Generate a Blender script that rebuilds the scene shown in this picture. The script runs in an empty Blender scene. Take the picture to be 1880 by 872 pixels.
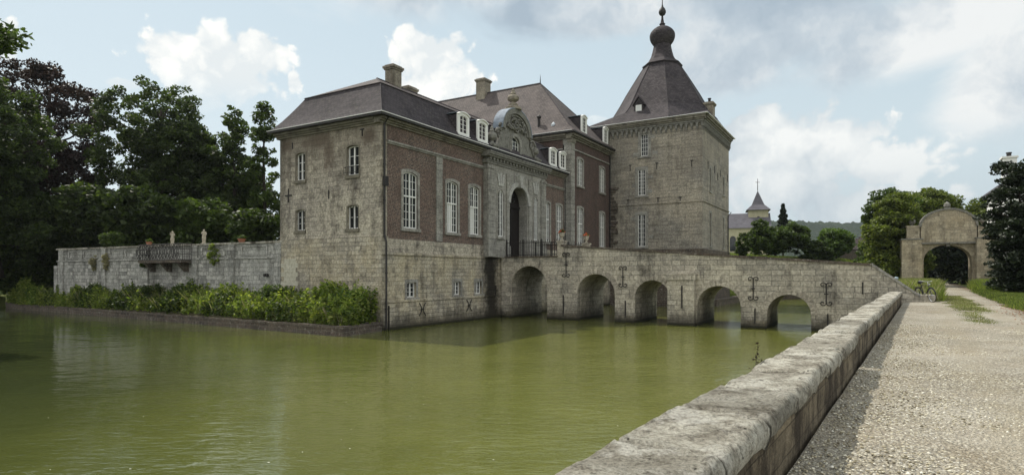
import bpy, bmesh, math, random
import numpy as np
from mathutils import Vector, noise as mnoise

random.seed(7)
S = bpy.context.scene
COL = S.collection
R = math.radians
PI = math.pi

# ------------------------------------------------------------------ camera
FOC = 1110.0 / 1880.0
EYE = 3.0                                   # metres above the moat water
cam = bpy.data.cameras.new('camera')
camo = bpy.data.objects.new('camera', cam)
COL.objects.link(camo)
camo.location = (0, 0, EYE)
camo.rotation_euler = (R(90), 0, 0)
cam.sensor_width = 36
cam.lens = 36 * FOC
cam.shift_y = 66.0 / 1880
cam.clip_start = 0.1
cam.clip_end = 9000
S.camera = camo

# ------------------------------------------------------------------ light
SUN_AZ = -39.7        # degrees from +Y towards +X (behind and left of the castle)
SUN_EL = 54.0
S.view_settings.view_transform = 'Standard'
S.view_settings.look = 'None'
S.view_settings.exposure = 0.22
S.view_settings.gamma = 1
S.view_settings.use_curve_mapping = False
sl = bpy.data.lights.new('sun', 'SUN')
sl.energy = 4.1
sl.angle = R(0.6)
sl.color = (1.0, 0.94, 0.84)
so = bpy.data.objects.new('sun', sl)
COL.objects.link(so)
sd = Vector((math.sin(R(SUN_AZ)) * math.cos(R(SUN_EL)), math.cos(R(SUN_AZ)) * math.cos(R(SUN_EL)), math.sin(R(SUN_EL))))
so.rotation_euler = sd.to_track_quat('Z', 'Y').to_euler()
so.location = sd * 80


class NT:
    """tiny node-tree writer"""
    def __init__(self, nt):
        self.t = nt
        nt.nodes.clear()

    def n(self, typ, props=None, **ins):
        nd = self.t.nodes.new(typ)
        for k, v in (props or {}).items():
            setattr(nd, k, v)
        for k, v in ins.items():
            key = int(k[1:]) if k[0] == 'i' and k[1:].isdigit() else k.replace('_', ' ')
            self.set(nd.inputs[key], v)
        return nd

    def set(self, sock, v):
        if isinstance(v, bpy.types.NodeSocket):
            self.t.links.new(v, sock)
        elif isinstance(v, bpy.types.Node):
            self.t.links.new(v.outputs[0], sock)
        else:
            if sock.type == 'RGBA' and len(v) == 3:
                v = (*v, 1)
            sock.default_value = v

    def m(self, op, a, b=0.0, c=None, clamp=False):
        nd = self.t.nodes.new('ShaderNodeMath')
        nd.operation = op
        nd.use_clamp = clamp
        self.set(nd.inputs[0], a)
        self.set(nd.inputs[1], b)
        if c is not None:
            self.set(nd.inputs[2], c)
        return nd.outputs[0]

    def mix(self, f, a, b, mode='MIX'):
        nd = self.t.nodes.new('ShaderNodeMix')
        nd.data_type = 'RGBA'
        nd.blend_type = mode
        self.set(nd.inputs[0], f)
        self.set(nd.inputs[6], a)
        self.set(nd.inputs[7], b)
        return nd.outputs[2]

    def ramp(self, f, stops, interp='LINEAR'):
        nd = self.t.nodes.new('ShaderNodeValToRGB')
        cr = nd.color_ramp
        cr.interpolation = interp
        while len(cr.elements) < len(stops):
            cr.elements.new(0.5)
        for e, (p, c) in zip(cr.elements, stops):
            e.position = p
            e.color = (c, c, c, 1) if isinstance(c, (int, float)) else (*c, 1)
        self.set(nd.inputs[0], f)
        return nd.outputs[0]

    def noise(self, vec, scale, detail=3, rough=0.55, dist=0.0, out=0):
        nd = self.n('ShaderNodeTexNoise', Vector=vec, Scale=scale, Detail=detail, Roughness=rough, Distortion=dist)
        return nd.outputs[out]

    def scale(self, vec, s):
        return self.n('ShaderNodeMapping', Vector=vec, Scale=s).outputs[0]


# ------------------------------------------------------------------ sky
def make_world():
    w = bpy.data.worlds.new('World')
    S.world = w
    w.use_nodes = True
    N = NT(w.node_tree)
    sky = N.n('ShaderNodeTexSky')
    sky.sky_type = 'NISHITA'
    sky.sun_disc = False
    sky.sun_elevation = R(SUN_EL)
    sky.sun_rotation = R(SUN_AZ)
    sky.altitude = 100
    sky.air_density = 1.0
    sky.dust_density = 2.2
    sky.ozone_density = 1.0
    tc = N.n('ShaderNodeTexCoord').outputs['Generated']
    sp = N.n('ShaderNodeSeparateXYZ', Vector=tc)
    az = N.m('ARCTAN2', sp.outputs[0], sp.outputs[1])
    el = N.m('ARCSINE', sp.outputs[2])
    P = N.n('ShaderNodeCombineXYZ', X=az, Y=el).outputs[0]
    # billowy warp
    wn = N.n('ShaderNodeTexNoise', Vector=P, Scale=7.0, Detail=9, Roughness=0.62).outputs[1]
    wv = N.n('ShaderNodeVectorMath', {'operation': 'SUBTRACT'}, i0=wn, i1=(0.5, 0.5, 0.5)).outputs[0]
    wv = N.n('ShaderNodeVectorMath', {'operation': 'SCALE'}, i0=wv, Scale=0.11).outputs[0]
    PW = N.n('ShaderNodeVectorMath', {'operation': 'ADD'}, i0=P, i1=wv).outputs[0]
    vor = N.n('ShaderNodeTexVoronoi', {'feature': 'SMOOTH_F1'}, Vector=PW, Scale=26.0, Smoothness=0.35).outputs[0]
    vor2 = N.n('ShaderNodeTexVoronoi', {'feature': 'SMOOTH_F1'}, Vector=PW, Scale=60.0, Smoothness=0.3).outputs[0]
    puff = N.m('ADD', N.m('MULTIPLY', N.m('SUBTRACT', 0.42, vor), 0.9), N.m('MULTIPLY', N.m('SUBTRACT', 0.4, vor2), 0.4))

    def dirpx(u, v):
        return (math.atan((u - 940) / 1110), math.atan((502 - v) / math.hypot(1110, u - 940)))

    def blobs(lst, vec):
        out = None
        for (u, v, ru, rv) in lst:
            c = dirpx(u, v)
            ra = ru / 1110 * math.cos(c[0]) ** 2
            re = rv / 1110 * math.cos(c[0])
            mp = N.n('ShaderNodeMapping', Vector=vec, Location=(-c[0] / ra, -c[1] / re, 0), Scale=(1 / ra, 1 / re, 0)).outputs[0]
            ln = N.n('ShaderNodeVectorMath', {'operation': 'LENGTH'}, i0=mp).outputs['Value']
            d = N.m('SUBTRACT', 1.0, ln)
            out = d if out is None else N.m('MAXIMUM', out, d)
        return out
    # heaped white cumulus
    cum = blobs([(395, 125, 150, 84), (325, 105, 84, 52), (460, 105, 90, 58), (540, 150, 18, 22),
                 (785, 115, 84, 70), (805, 150, 108, 55), (757, 85, 52, 42), (8, 80, 34, 42),
                 (1095, 228, 40, 22), (20, 60, 25, 25), (225, 155, 40, 14)], P)
    cum_m = N.m('ADD', cum, N.m('MULTIPLY', puff, 0.9))
    cmask = N.n('ShaderNodeMapRange', {'interpolation_type': 'SMOOTHSTEP'}, Value=cum_m, i1=-0.02, i2=0.24).outputs[0]
    # its shadowed, dissolving undersides
    base = N.n('ShaderNodeMapRange', {'interpolation_type': 'SMOOTHSTEP'}, Value=el, i1=R(12.5), i2=R(17)).outputs[0]
    cmask = N.m('MULTIPLY', cmask, base)
    # big bank on the right
    bank = blobs([(1420, 270, 150, 85), (1530, 265, 150, 62), (1640, 300, 150, 50), (1400, 225, 80, 40), (1450, 340, 160, 70),
                  (1600, 380, 180, 50)], P)
    bank_m = N.m('ADD', bank, N.m('MULTIPLY', puff, 0.95))
    bmask = N.n('ShaderNodeMapRange', {'interpolation_type': 'SMOOTHSTEP'}, Value=bank_m, i1=-0.03, i2=0.3).outputs[0]
    top = blobs([(1400, 60, 260, 85), (1130, 10, 330, 60), (1650, 60, 300, 90), (1330, 120, 150, 60), (1850, 150, 160, 130),
                 (900, -80, 520, 110), (600, -250, 700, 130), (1500, -350, 800, 250)], P)
    tn = N.noise(N.scale(P, (1, 1.7, 1)), 4.2, 8, 0.6, 0.6)
    top_m = N.m('ADD', top, N.m('MULTIPLY', N.m('SUBTRACT', tn, 0.5), 1.6))
    tmask = N.n('ShaderNodeMapRange', {'interpolation_type': 'SMOOTHSTEP'}, Value=top_m, i1=-0.12, i2=0.5).outputs[0]
    # unseen sky behind the camera: broken cloud, brightened to light the shaded facades
    gen = N.noise(N.scale(tc, (1, 1, 1.8)), 3.0, 7, 0.6, 0.3)
    behind = N.n('ShaderNodeMapRange', {'interpolation_type': 'SMOOTHSTEP'}, Value=sp.outputs[1], i1=0.35, i2=-0.15, i3=0.0, i4=1.0).outputs[0]
    gmask = N.m('MULTIPLY', N.n('ShaderNodeMapRange', {'interpolation_type': 'SMOOTHSTEP'}, Value=gen, i1=0.34, i2=0.52).outputs[0], behind)
    # brightness of cloud: lit billow vs grey
    lit = N.noise(N.n('ShaderNodeVectorMath', {'operation': 'ADD'}, i0=PW, i1=(3.0, 1.0, 0)).outputs[0], 9.0, 7, 0.6)
    heap = N.mix(N.n('ShaderNodeMapRange', Value=N.m('ADD', lit, N.m('MULTIPLY', puff, 0.5)), i1=0.35, i2=0.62).outputs[0], (7.0, 7.4, 7.5), (9.3, 9.2, 8.8))
    greyn = N.noise(N.n('ShaderNodeVectorMath', {'operation': 'ADD'}, i0=PW, i1=(7.3, 2.0, 0)).outputs[0], 3.6, 8, 0.6)
    grey = N.ramp(greyn, [(0.36, (3.3, 4.05, 4.8)), (0.47, (4.7, 5.35, 5.9)), (0.60, (7.9, 8.0, 7.9))])
    bankc = N.ramp(N.m('ADD', greyn, N.m('MULTIPLY', bank_m, 0.12)), [(0.38, (3.7, 4.4, 5.0)), (0.49, (5.7, 6.2, 6.5)), (0.62, (8.3, 8.4, 8.2))])
    # haze makes the open sky paler near the horizon
    hz = N.n('ShaderNodeMapRange', Value=el, i1=R(-2), i2=R(32), i3=1.0, i4=0.0).outputs[0]
    open_sky = N.mix(0.8, sky, N.mix(hz, (4.9, 6.2, 6.8), (6.8, 7.6, 7.7)))
    c = N.mix(N.m('MULTIPLY', tmask, 0.9), open_sky, grey)
    c = N.mix(gmask, c, (12.5, 12.4, 12.0))
    c = N.mix(N.m('MULTIPLY', bmask, 0.92), c, bankc)
    c = N.mix(N.m('MULTIPLY', cmask, 0.95), c, heap)
    lowr = N.m('MULTIPLY', N.n('ShaderNodeMapRange', {'interpolation_type': 'SMOOTHSTEP'}, Value=el, i1=R(12), i2=R(2)).outputs[0],
               N.n('ShaderNodeMapRange', {'interpolation_type': 'SMOOTHSTEP'}, Value=az, i1=R(8), i2=R(30)).outputs[0])
    c = N.mix(N.m('MULTIPLY', lowr, 0.6), c, (3.9, 4.7, 5.3))
    bg = N.n('ShaderNodeBackground', Color=c, Strength=0.1)
    o = N.n('ShaderNodeOutputWorld')
    N.t.links.new(bg.outputs[0], o.inputs[0])
make_world()


# ------------------------------------------------------------------ materials
MATS = {}
def material(name):
    m = bpy.data.materials.new(name)
    m.use_nodes = True
    MATS[name] = m
    return m, NT(m.node_tree)


def finish(N, color, rough=0.85, bump=None, bstr=0.4, bdist=0.02, spec=0.3, **kw):
    b = N.n('ShaderNodeBsdfPrincipled', Base_Color=color, Roughness=rough)
    b.inputs['Specular IOR Level'].default_value = spec
    for k, v in kw.items():
        N.set(b.inputs[k.replace('_', ' ')], v)
    if bump is not None:
        bp = N.n('ShaderNodeBump', Height=bump, Strength=bstr, Distance=bdist)
        N.t.links.new(bp.outputs[0], b.inputs['Normal'])
    o = N.n('ShaderNodeOutputMaterial')
    N.t.links.new(b.outputs[0], o.inputs[0])


def masonry(name, c1, c2, mortar, bw, bh, ms, blotch=None, blotch_scale=0.5, blotch_amt=0.5, streak=0.35, waterline=False,
            bstr=0.5, warp=0.02, grain=0.25, fade=1.0, dark=(0.035, 0.03, 0.026), spots=0.0, hstreak=0.0, damp=False, soot=False):
    m, N = material(name)
    uv = N.n('ShaderNodeUVMap').outputs[0]
    pos = N.n('ShaderNodeNewGeometry').outputs['Position']
    wn = N.noise(uv, 1.6, 2, out=1)
    wv = N.n('ShaderNodeVectorMath', {'operation': 'SCALE'}, i0=N.n('ShaderNodeVectorMath', {'operation': 'SUBTRACT'}, i0=wn, i1=(.5, .5, .5)).outputs[0], Scale=warp * 4).outputs[0]
    uvw = N.n('ShaderNodeVectorMath', {'operation': 'ADD'}, i0=uv, i1=wv).outputs[0]
    br = N.n('ShaderNodeTexBrick', Vector=uvw, Color1=c1, Color2=c2, Mortar=mortar, Scale=1.0, Mortar_Size=ms, Mortar_Smooth=0.3, Bias=0.0, Brick_Width=bw, Row_Height=bh)
    br.offset = 0.5
    br.squash = 0.72
    br.squash_frequency = 3
    avg = tuple((x + y) / 2 for x, y in zip(c1, c2))
    fd = N.noise(pos, 0.45, 3)
    fdm = N.ramp(fd, [(0.38, 1 - 0.75 * fade), (0.6, 1.0)])
    col = N.mix(N.m('MULTIPLY', fdm, 1.0), avg, br.outputs[0])
    if blotch:
        bl = N.noise(pos, blotch_scale, 5, 0.65)
        col = N.mix(N.m('MULTIPLY', N.ramp(bl, [(0.42, 0.0), (0.62, 1.0)]), blotch_amt), col, blotch)
    g = N.noise(pos, 9.0, 6, 0.7)
    col = N.mix(grain * 1.6, col, N.ramp(g, [(0.3, 0.25), (0.5, 0.5), (0.7, 0.85)]), 'OVERLAY')
    st = N.noise(N.scale(pos, (1.6, 1.6, 0.16)), 1.1, 6, 0.65)
    pt = N.noise(pos, 1.7, 7, 0.72)
    sm = N.m('MULTIPLY', N.ramp(N.m('MULTIPLY', N.m('ADD', st, pt), 0.5), [(0.5, 0.0), (0.64, 1.0)]), streak)
    col = N.mix(sm, col, dark)
    if spots:
        s2 = N.noise(pos, 5.5, 4, 0.75)
        col = N.mix(N.m('MULTIPLY', N.ramp(s2, [(0.57, 0.0), (0.66, 1.0)]), spots), col, (0.5, 0.49, 0.44))
    if hstreak:
        hs = N.noise(N.scale(pos, (.35, .35, 3.2)), 1.0, 6, .7, .4)
        col = N.mix(N.m('MULTIPLY', N.ramp(hs, [(.5, 0.0), (.62, 1.0)]), hstreak), col, (.10, .09, .075))
        lp = N.noise(pos, .16, 4, .6)
        col = N.mix(N.m('MULTIPLY', N.ramp(lp, [(.45, 0.0), (.6, 1.0)]), .35), col, (.16, .14, .115))
    z = N.n('ShaderNodeSeparateXYZ', Vector=pos).outputs[2]
    if soot:
        # old soot and leak stain under the eaves of the end wall
        qv = N.m('SUBTRACT', N.n('ShaderNodeVectorMath', {'operation': 'DOT_PRODUCT'}, i0=pos, i1=(-0.85954, 0.51107, 0)).outputs['Value'], 22.10)
        lq = None
        for (q0, z0_, rq, rz_) in ((4.8, 10.5, 1.5, .55), (3.9, 9.6, .5, 1.0), (7.4, 10.5, .6, .5), (.9, 10.4, .6, .6)):
            ee = N.n('ShaderNodeVectorMath', {'operation': 'LENGTH'}, i0=N.n('ShaderNodeCombineXYZ', X=N.m('DIVIDE', N.m('SUBTRACT', qv, q0), rq), Y=N.m('DIVIDE', N.m('SUBTRACT', z, z0_), rz_)).outputs[0]).outputs['Value']
            lq = ee if lq is None else N.m('MINIMUM', lq, ee)
        lq = N.m('ADD', lq, N.m('MULTIPLY', N.m('SUBTRACT', pt, .5), 2.4))
        col = N.mix(N.n('ShaderNodeMapRange', {'interpolation_type': 'SMOOTHSTEP'}, Value=lq, i1=1.2, i2=.3, i3=0.0, i4=.8).outputs[0], col, (.07, .045, .033))
        low = N.m('ADD', z, N.m('MULTIPLY', N.m('SUBTRACT', pt, .5), 6.0))
        col = N.mix(N.n('ShaderNodeMapRange', {'interpolation_type': 'SMOOTHSTEP'}, Value=low, i1=7.0, i2=10.5, i3=0.0, i4=.5).outputs[0], col, (.135, .112, .085))
    if damp:
        # long wet black stain beside the portal, where the gutter has leaked
        sv = N.n('ShaderNodeVectorMath', {'operation': 'DOT_PRODUCT'}, i0=pos, i1=(0.51107, 0.85954, 0)).outputs['Value']
        sv = N.m('SUBTRACT', sv, 23.755)
        dd = N.m('ABSOLUTE', N.m('SUBTRACT', sv, 10.5))
        dd = N.m('ADD', N.m('MULTIPLY', dd, 1.0), N.m('MULTIPLY', N.m('SUBTRACT', pt, .5), 2.2))
        dm = N.n('ShaderNodeMapRange', {'interpolation_type': 'SMOOTHSTEP'}, Value=dd, i1=1.25, i2=.35, i3=0.0, i4=.93).outputs[0]
        col = N.mix(N.m('MULTIPLY', dm, N.n('ShaderNodeMapRange', Value=z, i1=4.9, i2=4.2).outputs[0]), col, (.012, .011, .009))
    if waterline:
        zz = N.m('ADD', z, N.m('MULTIPLY', N.m('SUBTRACT', N.noise(N.scale(pos, (1, 1, 0.4)), 1.3, 6, 0.7), 0.5), 1.9))
        col = N.mix(N.n('ShaderNodeMapRange', {'interpolation_type': 'SMOOTHSTEP'}, Value=zz, i1=1.05, i2=0.2, i3=0.0, i4=0.8).outputs[0], col, (0.04, 0.036, 0.028))
        col = N.mix(N.n('ShaderNodeMapRange', {'interpolation_type': 'SMOOTHSTEP'}, Value=N.m('ADD', z, N.m('MULTIPLY', pt, 0.1)), i1=0.3, i2=0.12, i3=0.0, i4=0.9).outputs[0], col, (0.02, 0.02, 0.012))
    h = N.m('ADD', N.m('MULTIPLY', br.outputs[1], -0.6), N.m('MULTIPLY', g, 0.9))
    finish(N, col, 0.92, h, bstr, 0.03, spec=0.2)
    return m


masonry('marl', (.385, .348, .285), (.215, .195, .165), (.16, .147, .127), .62, .27, .010, (.45, .41, .325), .42, .75, .85, bstr=.9, grain=.65, fade=.8, spots=.3, soot=True)
masonry('marl_base', (.46, .42, .335), (.21, .193, .16), (.11, .10, .087), .55, .235, .012, (.42, .365, .25), .45, .7, .7, True, bstr=1.0, grain=.5, fade=.4, spots=.35, damp=True)
masonry('tower_stone', (.31, .285, .24), (.20, .187, .165), (.13, .12, .105), .8, .31, .012, (.40, .355, .275), .3, .65, .55, bstr=.9, grain=.6, fade=.8, spots=.2, hstreak=.45)
masonry('bridge_stone', (.42, .385, .315), (.21, .195, .165), (.09, .085, .075), .72, .29, .014, (.52, .47, .37), .45, .55, .7, True, bstr=.9, grain=.5, fade=.35, spots=.35)
masonry('garden_stone', (.42, .41, .375), (.16, .16, .148), (.09, .09, .085), .5, .26, .014, (.36, .36, .33), .5, .6, .75, bstr=.9, grain=.5, fade=.4, spots=.4)
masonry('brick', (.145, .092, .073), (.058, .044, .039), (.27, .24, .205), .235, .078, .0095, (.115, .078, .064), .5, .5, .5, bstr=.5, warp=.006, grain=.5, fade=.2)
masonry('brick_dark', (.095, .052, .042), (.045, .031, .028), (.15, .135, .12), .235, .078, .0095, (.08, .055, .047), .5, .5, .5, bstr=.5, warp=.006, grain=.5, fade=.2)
masonry('blue_stone', (.30, .288, .255), (.19, .183, .163), (.10, .098, .09), 1.3, .38, .010, (.30, .295, .27), .8, .5, .6, bstr=.5, grain=.45, fade=.5, spots=.2)
masonry('dark_block', (.10, .075, .06), (.055, .045, .04), (.16, .15, .13), .45, .2, .012, (.14, .12, .09), .8, .5, .5, False, bstr=.9, grain=.5, fade=.2, spots=.35)
masonry('pale_grey', (.40, .395, .37), (.29, .285, .265), (.14, .135, .125), .9, .4, .01, None, 1, 0, .35, bstr=.4, grain=.4)
masonry('ring_stone', (.50, .455, .37), (.30, .27, .22), (.2, .18, .15), .8, .5, .01, (.2, .18, .15), .9, .5, .5, True, bstr=.8, grain=.5)
masonry('pale_block', (.47, .45, .37), (.40, .38, .30), (.25, .24, .2), .5, .25, .01, None, 1, 0, .1, bstr=.4)
masonry('gate_stone', (.43, .38, .285), (.23, .20, .15), (.12, .11, .09), .6, .28, .009, (.28, .23, .15), .35, .6, .55, bstr=.5, grain=.4, fade=.8, spots=.2)
masonry('church_stone', (.42, .39, .27), (.34, .31, .22), (.25, .23, .18), 1.0, .4, .01, None, 1, 0, .25, bstr=.4)


def slate(name, c1, c2, gap, w=.24, h=.17):
    m, N = material(name)
    uv = N.n('ShaderNodeUVMap').outputs[0]
    pos = N.n('ShaderNodeNewGeometry').outputs['Position']
    br = N.n('ShaderNodeTexBrick', Vector=uv, Color1=c1, Color2=c2, Mortar=gap, Scale=1.0, Mortar_Size=.014, Mortar_Smooth=.25, Bias=0.0, Brick_Width=w, Row_Height=h)
    bl = N.noise(pos, .6, 5, .65)
    col = N.mix(N.m('MULTIPLY', N.ramp(bl, [(.4, 0.0), (.65, 1.0)]), .45), br.outputs[0], tuple(x * 1.35 for x in c1))
    mo = N.noise(pos, 3.2, 6, .7)
    col = N.mix(N.m('MULTIPLY', N.ramp(mo, [(.56, 0.0), (.7, 1.0)]), .4), col, (.11, .10, .075))
    s = N.n('ShaderNodeSeparateXYZ', Vector=uv).outputs[1]
    saw = N.m('FRACT', N.m('DIVIDE', s, h))
    hgt = N.m('ADD', N.m('MULTIPLY', saw, -.7), N.m('MULTIPLY', br.outputs[1], -.5))
    hgt = N.m('ADD', hgt, N.m('MULTIPLY', N.noise(pos, 14, 3), .5))
    finish(N, col, .8, hgt, .7, .02, spec=.16)
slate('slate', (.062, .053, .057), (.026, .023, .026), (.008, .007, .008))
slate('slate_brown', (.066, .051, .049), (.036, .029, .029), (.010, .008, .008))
slate('slate_sunny', (.108, .090, .086), (.060, .051, .050), (.018, .015, .014))  # sunlit tone of the main block's roof put into the slate colour
slate('slate_far', (.11, .105, .12), (.085, .08, .095), (.03, .03, .03), .5, .3)


def plain(name, c, rough=.7, var=.25, scale=4.0, spec=.3, bstr=.2, dirt=None, metallic=0.0):
    m, N = material(name)
    pos = N.n('ShaderNodeNewGeometry').outputs['Position']
    n1 = N.noise(pos, scale, 6, .65)
    col = N.mix(var, c, N.ramp(n1, [(.3, tuple(x * .45 for x in c)), (.7, tuple(min(1, x * 1.4) for x in c))]))
    if dirt:
        col = N.mix(N.m('MULTIPLY', N.ramp(N.noise(pos, scale * .6, 7, .75), [(.5, 0.0), (.64, 1.0)]), .7), col, dirt)
    finish(N, col, rough, n1, bstr, .01, spec=spec, Metallic=metallic)
plain('white_paint', (.72, .72, .69), .5, .12)
plain('iron', (.018, .016, .015), .6, .3)
plain('gutter', (.03, .028, .027), .6, .3)
plain('zinc', (.36, .40, .44), .45, .25, 3.0, .5)
plain('door_wood', (.014, .011, .010), .65, .4, 6, .15)
plain('carved_stone', (.19, .185, .165), .9, .6, 7, .2, .6, (.05, .047, .04))
plain('cornice_stone', (.20, .185, .15), .9, .6, 2.2, .2, .5, (.045, .04, .034))
plain('surround_dark', (.17, .155, .12), .9, .5, 3, .2, .4, (.06, .055, .045))
plain('statue_stone', (.42, .38, .30), .9, .4, 9, .2, .4, (.16, .14, .11))
plain('curtain', (.62, .63, .62), .8, .08, 2)
plain('terracotta', (.28, .12, .07), .8, .3)
plain('flower_red', (.55, .10, .05), .6, .3)
plain('white_wall', (.75, .75, .73), .8, .1)
plain('bark', (.05, .042, .034), .95, .6, 6, .1, .8)
plain('bike_black', (.012, .012, .013), .35, .1)
plain('rubber', (.02, .02, .02), .8, .1)
plain('chrome', (.5, .5, .5), .25, .1, 4, .5, .05, None, 1.0)
plain('post_paint', (.30, .38, .42), .6, .2)
plain('flotsam', (.6, .6, .5), .7, .2)
plain('lead', (.20, .235, .28), .75, .7, 3, .15)


def glass_mat():
    m, N = material('window_glass')
    pos = N.n('ShaderNodeNewGeometry').outputs['Position']
    n1 = N.noise(pos, 1.4, 2)
    bmp = N.noise(pos, 2.2, 2)
    finish(N, N.ramp(n1, [(.3, (.010, .012, .013)), (.7, (.028, .032, .034))]), .06, bmp, .12, .02, spec=.38)
glass_mat()


def foliage(name, c1, c2, c3, trans=.35, rough=.55):
    m, N = material(name)
    g = N.n('ShaderNodeNewGeometry')
    pos = g.outputs['Position']
    rnd = g.outputs['Random Per Island']
    col = N.ramp(rnd, [(0, c1), (.5, c2), (1, c3)])
    cl = N.noise(pos, .55, 3, .6)
    col = N.mix(.55, col, N.ramp(cl, [(.32, .22), (.52, .5), (.7, .8)]), 'OVERLAY')
    d = N.n('ShaderNodeBsdfPrincipled', Base_Color=col, Roughness=rough)
    d.inputs['Specular IOR Level'].default_value = .25
    tcol = N.mix(1.0, col, (1.3, 1.45, .55), 'MULTIPLY')
    t = N.n('ShaderNodeBsdfTranslucent', Color=tcol)
    mx = N.n('ShaderNodeMixShader', i0=trans, i1=d.outputs[0], i2=t.outputs[0])
    o = N.n('ShaderNodeOutputMaterial')
    N.t.links.new(mx.outputs[0], o.inputs[0])
foliage('leaf_dark', (.022, .035, .012), (.040, .060, .018), (.072, .098, .030), .42)
foliage('leaf_green', (.034, .053, .016), (.054, .082, .022), (.09, .125, .034), .4)
foliage('leaf_copper', (.016, .009, .009), (.026, .014, .013), (.040, .022, .018), .2)
foliage('leaf_bright', (.05, .085, .018), (.075, .125, .024), (.115, .165, .035), .35)
foliage('leaf_linden', (.05, .07, .017), (.11, .14, .03), (.19, .215, .055), .38)
foliage('leaf_yew', (.010, .017, .009), (.018, .028, .013), (.032, .045, .02), .12)
foliage('leaf_weed', (.10, .145, .03), (.18, .23, .05), (.29, .31, .09), .5)
foliage('leaf_grass', (.075, .105, .025), (.12, .15, .04), (.20, .20, .08), .3)
foliage('leaf_dry', (.22, .20, .12), (.30, .27, .17), (.36, .33, .23), .3)


def gravel_mat():
    m, N = material('gravel')
    pos = N.n('ShaderNodeNewGeometry').outputs['Position']
    dn = N.noise(pos, 22, 2, out=1)
    pw = N.n('ShaderNodeVectorMath', {'operation': 'ADD'}, i0=pos, i1=N.n('ShaderNodeVectorMath', {'operation': 'SCALE'}, i0=dn, Scale=.03).outputs[0]).outputs[0]
    v1 = N.n('ShaderNodeTexVoronoi', Vector=pw, Scale=42.0)
    v2 = N.n('ShaderNodeTexVoronoi', Vector=pw, Scale=62.0)
    hue = N.n('ShaderNodeSeparateXYZ', Vector=v1.outputs['Color'])
    col = N.ramp(hue.outputs[0], [(0, (.095, .082, .055)), (.3, (.27, .235, .155)), (.6, (.42, .38, .275)), (.85, (.58, .55, .44)), (1, (.72, .70, .62))])
    col = N.mix(N.ramp(v1.outputs[0], [(.35, 0.0), (.62, .85)]), col, (.07, .055, .04))
    h2 = N.n('ShaderNodeSeparateXYZ', Vector=v2.outputs['Color']).outputs[1]
    col = N.mix(.25, col, N.ramp(h2, [(0, (.14, .12, .09)), (1, (.5, .47, .4))]))
    # worn wheel tracks and earthy patches
    pt = N.noise(pos, .7, 6, .7)
    col = N.mix(N.m('MULTIPLY', N.ramp(pt, [(.48, 0.0), (.66, 1.0)]), .45), col, (.22, .165, .10))
    col = N.mix(N.m('MULTIPLY', N.ramp(N.noise(pos, .28, 5, .65), [(.45, 0.0), (.62, 1.0)]), .35), col, (.50, .47, .40))
    pv = N.n('ShaderNodeVectorMath', {'operation': 'DOT_PRODUCT'}, i0=pos, i1=(.8268, -.5625, 0)).outputs['Value']
    tv = N.n('ShaderNodeVectorMath', {'operation': 'DOT_PRODUCT'}, i0=pos, i1=(.5625, .8268, 0)).outputs['Value']
    pn = N.m('ADD', pv, N.m('MULTIPLY', N.m('SUBTRACT', N.noise(pos, .35, 4, .6), .5), .9))
    rut = N.m('MINIMUM', N.m('ABSOLUTE', N.m('SUBTRACT', pn, .65)), N.m('ABSOLUTE', N.m('SUBTRACT', pn, 2.15)))
    rm = N.m('MULTIPLY', N.n('ShaderNodeMapRange', {'interpolation_type': 'SMOOTHSTEP'}, Value=rut, i1=.34, i2=.08).outputs[0], N.ramp(N.noise(pos, 2.5, 6, .75), [(.35, .15), (.6, 1.0)]))
    col = N.mix(N.m('MULTIPLY', rm, .5), col, (.27, .235, .165))
    edge = N.m('ADD', pn, N.m('MULTIPLY', N.noise(pos, 3, 5, .7), .5))
    col = N.mix(N.n('ShaderNodeMapRange', {'interpolation_type': 'SMOOTHSTEP'}, Value=edge, i1=2.75, i2=3.5, i3=0, i4=.75).outputs[0], col, (.13, .09, .05))
    h = N.m('ADD', N.m('MULTIPLY', v1.outputs[0], -1.0), N.m('MULTIPLY', v2.outputs[0], -.35))
    finish(N, col, .8, h, .9, .028, spec=.25)
gravel_mat()


def ground_mat():
    m, N = material('grass_ground')
    pos = N.n('ShaderNodeNewGeometry').outputs['Position']
    n1 = N.noise(pos, .35, 6, .7)
    n2 = N.noise(pos, 6, 5, .7)
    col = N.ramp(n1, [(.3, (.045, .065, .018)), (.5, (.09, .12, .03)), (.7, (.14, .15, .05))])
    col = N.mix(.5, col, N.ramp(n2, [(.3, .25), (.7, .75)]), 'OVERLAY')
    finish(N, col, .95, n2, .6, .05, spec=.1)
    m, N = material('soil')
    pos = N.n('ShaderNodeNewGeometry').outputs['Position']
    n2 = N.noise(pos, 5, 6, .7)
    finish(N, N.ramp(n2, [(.3, (.02, .018, .010)), (.7, (.06, .055, .028))]), .95, n2, .6, .05, spec=.1)
    m, N = material('forest_hill')
    pos = N.n('ShaderNodeNewGeometry').outputs['Position']
    v = N.n('ShaderNodeTexVoronoi', Vector=pos, Scale=.085)
    n1 = N.noise(pos, .012, 4)
    n3 = N.noise(pos, .35, 4, .7)
    col = N.ramp(n1, [(.4, (.012, .024, .011)), (.6, (.03, .048, .018))])
    col = N.mix(.35, col, N.ramp(n3, [(.3, (.008, .015, .007)), (.7, (.05, .07, .026))]))
    finish(N, col, .95, N.m('ADD', N.m('MULTIPLY', v.outputs[0], -1), n3), 1.0, 6.0, spec=.05)
ground_mat()


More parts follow.
